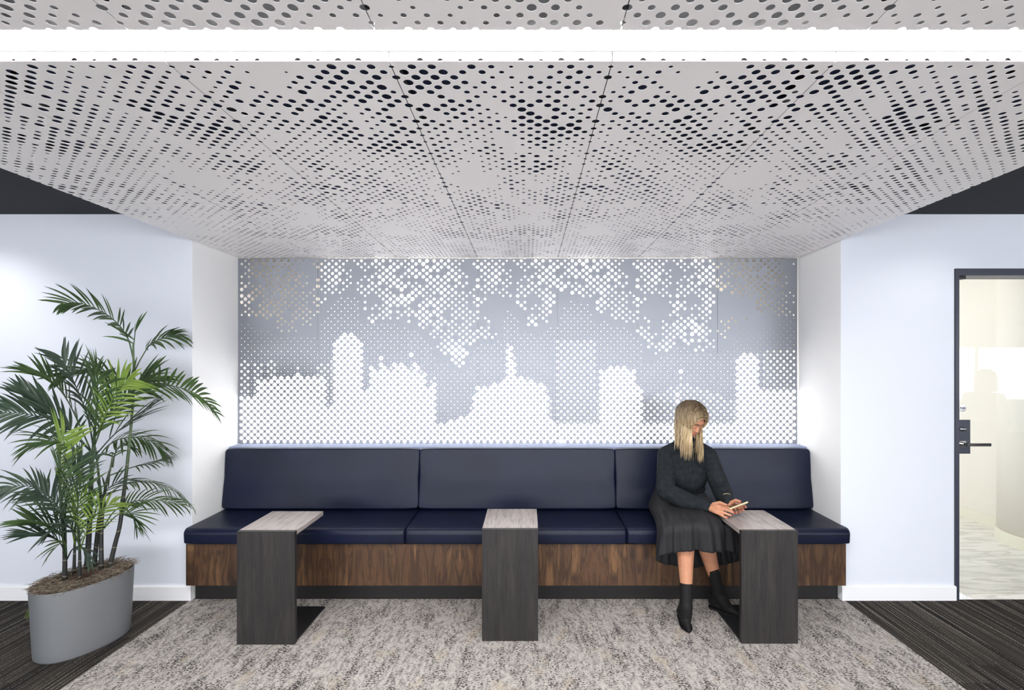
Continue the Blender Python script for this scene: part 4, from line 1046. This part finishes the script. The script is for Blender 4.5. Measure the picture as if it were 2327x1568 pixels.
# boots
def boot(top, an, heel, toe, name='boot'):
    bm = bmesh.new(); cap(bm, top, 0.0375, top.lerp(an, 0.5), 0.037); cap(bm, top.lerp(an, 0.5), 0.037, an, 0.038)
    d = (toe - heel); d.z = 0; d.normalize(); hz = Vector((0, 0, 1)); base = min(heel.z, toe.z)
    hl = Vector((heel.x, heel.y, base + 0.036)); cap(bm, an, 0.038, hl, 0.030)
    mid = heel.lerp(toe, 0.55); mid.z = base + 0.034; cap(bm, an + d * 0.01 - hz * 0.01, 0.037, mid, 0.034)
    tp = toe - d * 0.020; tp.z = base + 0.018; cap(bm, mid, 0.034, tp, 0.016); cap(bm, hl, 0.028, mid, 0.030); cap(bm, tp, 0.016, Vector((toe.x, toe.y, base + 0.012)), 0.010)
    o = blob(name, bm, M['boot'], woman, 0.0035, 5, 0.5)
    bm = bmesh.new(); side = Vector((-d.y, d.x, 0)); pts = []
    L = (toe - heel).length + 0.03; h0 = heel - d * 0.028
    wl = [(0.0, 0.012), (0.06, 0.024), (0.25, 0.027), (0.45, 0.030), (0.62, 0.036), (0.78, 0.033), (0.92, 0.018), (1.0, 0.004)]
    up_ = [bm.verts.new(Vector((*(h0 + d * L * s_ + side * w_).xy, base + 0.008))) for s_, w_ in wl] + [bm.verts.new(Vector((*(h0 + d * L * s_ - side * w_).xy, base + 0.008))) for s_, w_ in reversed(wl)]
    lo = [bm.verts.new(v.co - hz * 0.008) for v in up_]; nn = len(up_)
    bm.faces.new(up_); bm.faces.new(lo[::-1])
    for k in range(nn): bm.faces.new((up_[k], up_[(k + 1) % nn], lo[(k + 1) % nn], lo[k]))
    s_ = from_bm('sole', bm, M['sole'] if name == 'x' else M['boot'], o)
    return o
boot(knR.lerp(anR, 0.73), anR, Vector((0.945, 2.965, 0.0)), Vector((0.932, 2.790, 0.0)))
boot(knL.lerp(anL, 0.58), anL, Vector((1.178, 3.065, 0.0105)), Vector((1.288, 2.950, 0.0105)))
# bracelets
def hoop(c, ax, r, t_, m, name):
    bm = bmesh.new(); ax = ax.normalized(); u = ax.cross(Vector((0, 0, 1))).normalized(); v = ax.cross(u)
    pts = [c + (u * math.cos(a) + v * math.sin(a)) * r for a in [2 * PI * k / 32 for k in range(33)]]
    add_tube(bm, pts, t_, 8, cap=False); o = from_bm(name, bm, m, woman, smooth=True); o.location = -wo
ax = wrL - elL
hoop(wrL - ax.normalized() * 0.006, ax, 0.0275, 0.0014, M['gold'], 'bracelet'); hoop(wrL - ax.normalized() * 0.052 + Vector((0, 0, 0.004)), ax, 0.036, 0.0012, M['gold'], 'bracelet')
# phone
nrm = Vector((-0.32, 0.42, 0.85)).normalized(); uu = Vector((0.935, 0.0, 0.352)).normalized(); uu = (uu - nrm * uu.dot(nrm)).normalized(); vv = nrm.cross(uu)
pcn = px(1676, 1150, 2.915)
ph = thing('phone', pcn, 'slim phone in a pale gold case held in both hands by the seated woman', 'phone')
m4 = Matrix((uu, vv, nrm)).transposed().to_4x4()
bm = bmesh.new(); add_box(bm, (-0.060, -0.033, -0.0045), (0.060, 0.033, 0.004)); bmesh.ops.bevel(bm, geom=[e for e in bm.edges], offset=0.003, segments=3, affect='EDGES')
for v in bm.verts: v.co = m4 @ v.co
from_bm('phone_case', bm, M['case'], ph)
bm = bmesh.new(); add_box(bm, (-0.056, -0.029, 0.0038), (0.056, 0.029, 0.0048), m4); from_bm('screen', bm, M['screen'], ph)

# a second person stands further along the corridor and shows only as a reflection in the glass door
so = Vector((5.20, 0.90, 0.0))
p2 = thing('person', so, 'standing person in grey clothes, seen only as a reflection in the glass door', 'person')
H2 = head_frame(so + Vector((0, 0, 1.395)), math.radians(-60), math.radians(4))
bm = bmesh.new(); add_head(bm, H2)
cap(bm, so + Vector((0, 0, 1.16)), 0.05, so + Vector((0, 0, 1.34)), 0.045); cap(bm, so + Vector((0, 0, 0.80)), 0.115, so + Vector((0, 0, 1.08)), 0.11)
for s_ in (1, -1):
    sh = so + Vector((0.07 * s_, 0.115 * s_, 1.19)); el_ = sh + Vector((0.03 * s_, 0.03 * s_, -0.26)); wr = el_ + Vector((-0.05, 0.02, -0.20)) 
    cap(bm, so + Vector((0, 0, 1.19)), 0.06, sh, 0.045); cap(bm, sh, 0.045, el_, 0.036); cap(bm, el_, 0.036, wr, 0.024)
    for k in range(4): cap(bm, wr, 0.016, wr + Vector((-0.022 + 0.014 * k, 0.0, -0.085)), 0.010, 8); cap(bm, wr + Vector((-0.022 + 0.014 * k, 0, -0.085)), 0.008, wr + Vector((-0.026 + 0.018 * k, 0.012, -0.145 + 0.006 * abs(k - 1.5))), 0.006, 8)
    cap(bm, wr + Vector((0, 0, -0.02)), 0.011, wr + Vector((0.034, 0.0, -0.085)), 0.008, 8)
    hp = so + Vector((0.045 * s_, 0.07 * s_, 0.80)); kn = hp + Vector((0, 0, -0.37)); an = kn + Vector((0, 0, -0.36))
    cap(bm, hp, 0.080, kn, 0.055); cap(bm, kn, 0.055, kn - Vector((0, 0, 0.12)), 0.054); cap(bm, kn - Vector((0, 0, 0.12)), 0.054, an, 0.034); cap(bm, an - Vector((0, 0, 0.03)), 0.034, an + Vector((-0.13, 0.06, -0.045)), 0.020)
blob('body', bm, M['skin'], p2, 0.006, 4)
bm = bmesh.new()
ell(bm, so + Vector((0, 0, 1.06)), (0.125, 0.165, 0.18)); ell(bm, so + Vector((0, 0, 0.82)), (0.13, 0.17, 0.16)); cap(bm, so + Vector((0, 0, 1.16)), 0.06, so + Vector((0, 0, 1.25)), 0.055)
for s_ in (1, -1):
    sh = so + Vector((0.07 * s_, 0.115 * s_, 1.19)); el_ = sh + Vector((0.03 * s_, 0.03 * s_, -0.26)); wr = el_ + Vector((-0.05, 0.02, -0.20))
    cap(bm, so + Vector((0, 0, 1.19)), 0.068, sh, 0.056); cap(bm, sh, 0.056, el_, 0.050); cap(bm, el_, 0.050, el_.lerp(wr, 0.9), 0.036)
blob('jumper', bm, M['knit'], p2, 0.008, 5)
bm = bmesh.new()
for s_ in (1, -1):
    hp = so + Vector((0.045 * s_, 0.07 * s_, 0.80)); kn = hp + Vector((0, 0, -0.37)); an = kn + Vector((0, 0, -0.34))
    cap(bm, hp, 0.10, kn, 0.072); cap(bm, kn, 0.072, an, 0.060)
blob('trousers', bm, M['skirt'], p2, 0.008, 4)
bm = bmesh.new()
for k in range(160):
    a = 2 * PI * k / 160 + 0.02; f3 = H2.to_3x3(); pts = []
    dirv = Vector((math.sin(a), math.cos(a), 0))
    if dirv.y > 0.62: continue
    for t_ in (0.02, 0.35, 0.7, 1.05, 1.45):
        pts.append(H2 @ (Vector((0, -0.012, 0.02)) + Vector((0.088 * math.sin(t_) * dirv.x, 0.106 * math.sin(t_) * dirv.y, 0.098 * math.cos(t_)))))
    q = pts[-1]
    for j in range(1, 5): pts.append(q + Vector((0, 0, -0.045 * j)) + (q - H2.translation) * 0.02 * j)
    add_tube(bm, pts, [(0.006, 0.003)] * 8 + [(0.002, 0.001)], 5)
h2 = from_bm('hair', bm, M['hair'], p2, smooth=True); h2.location = -so
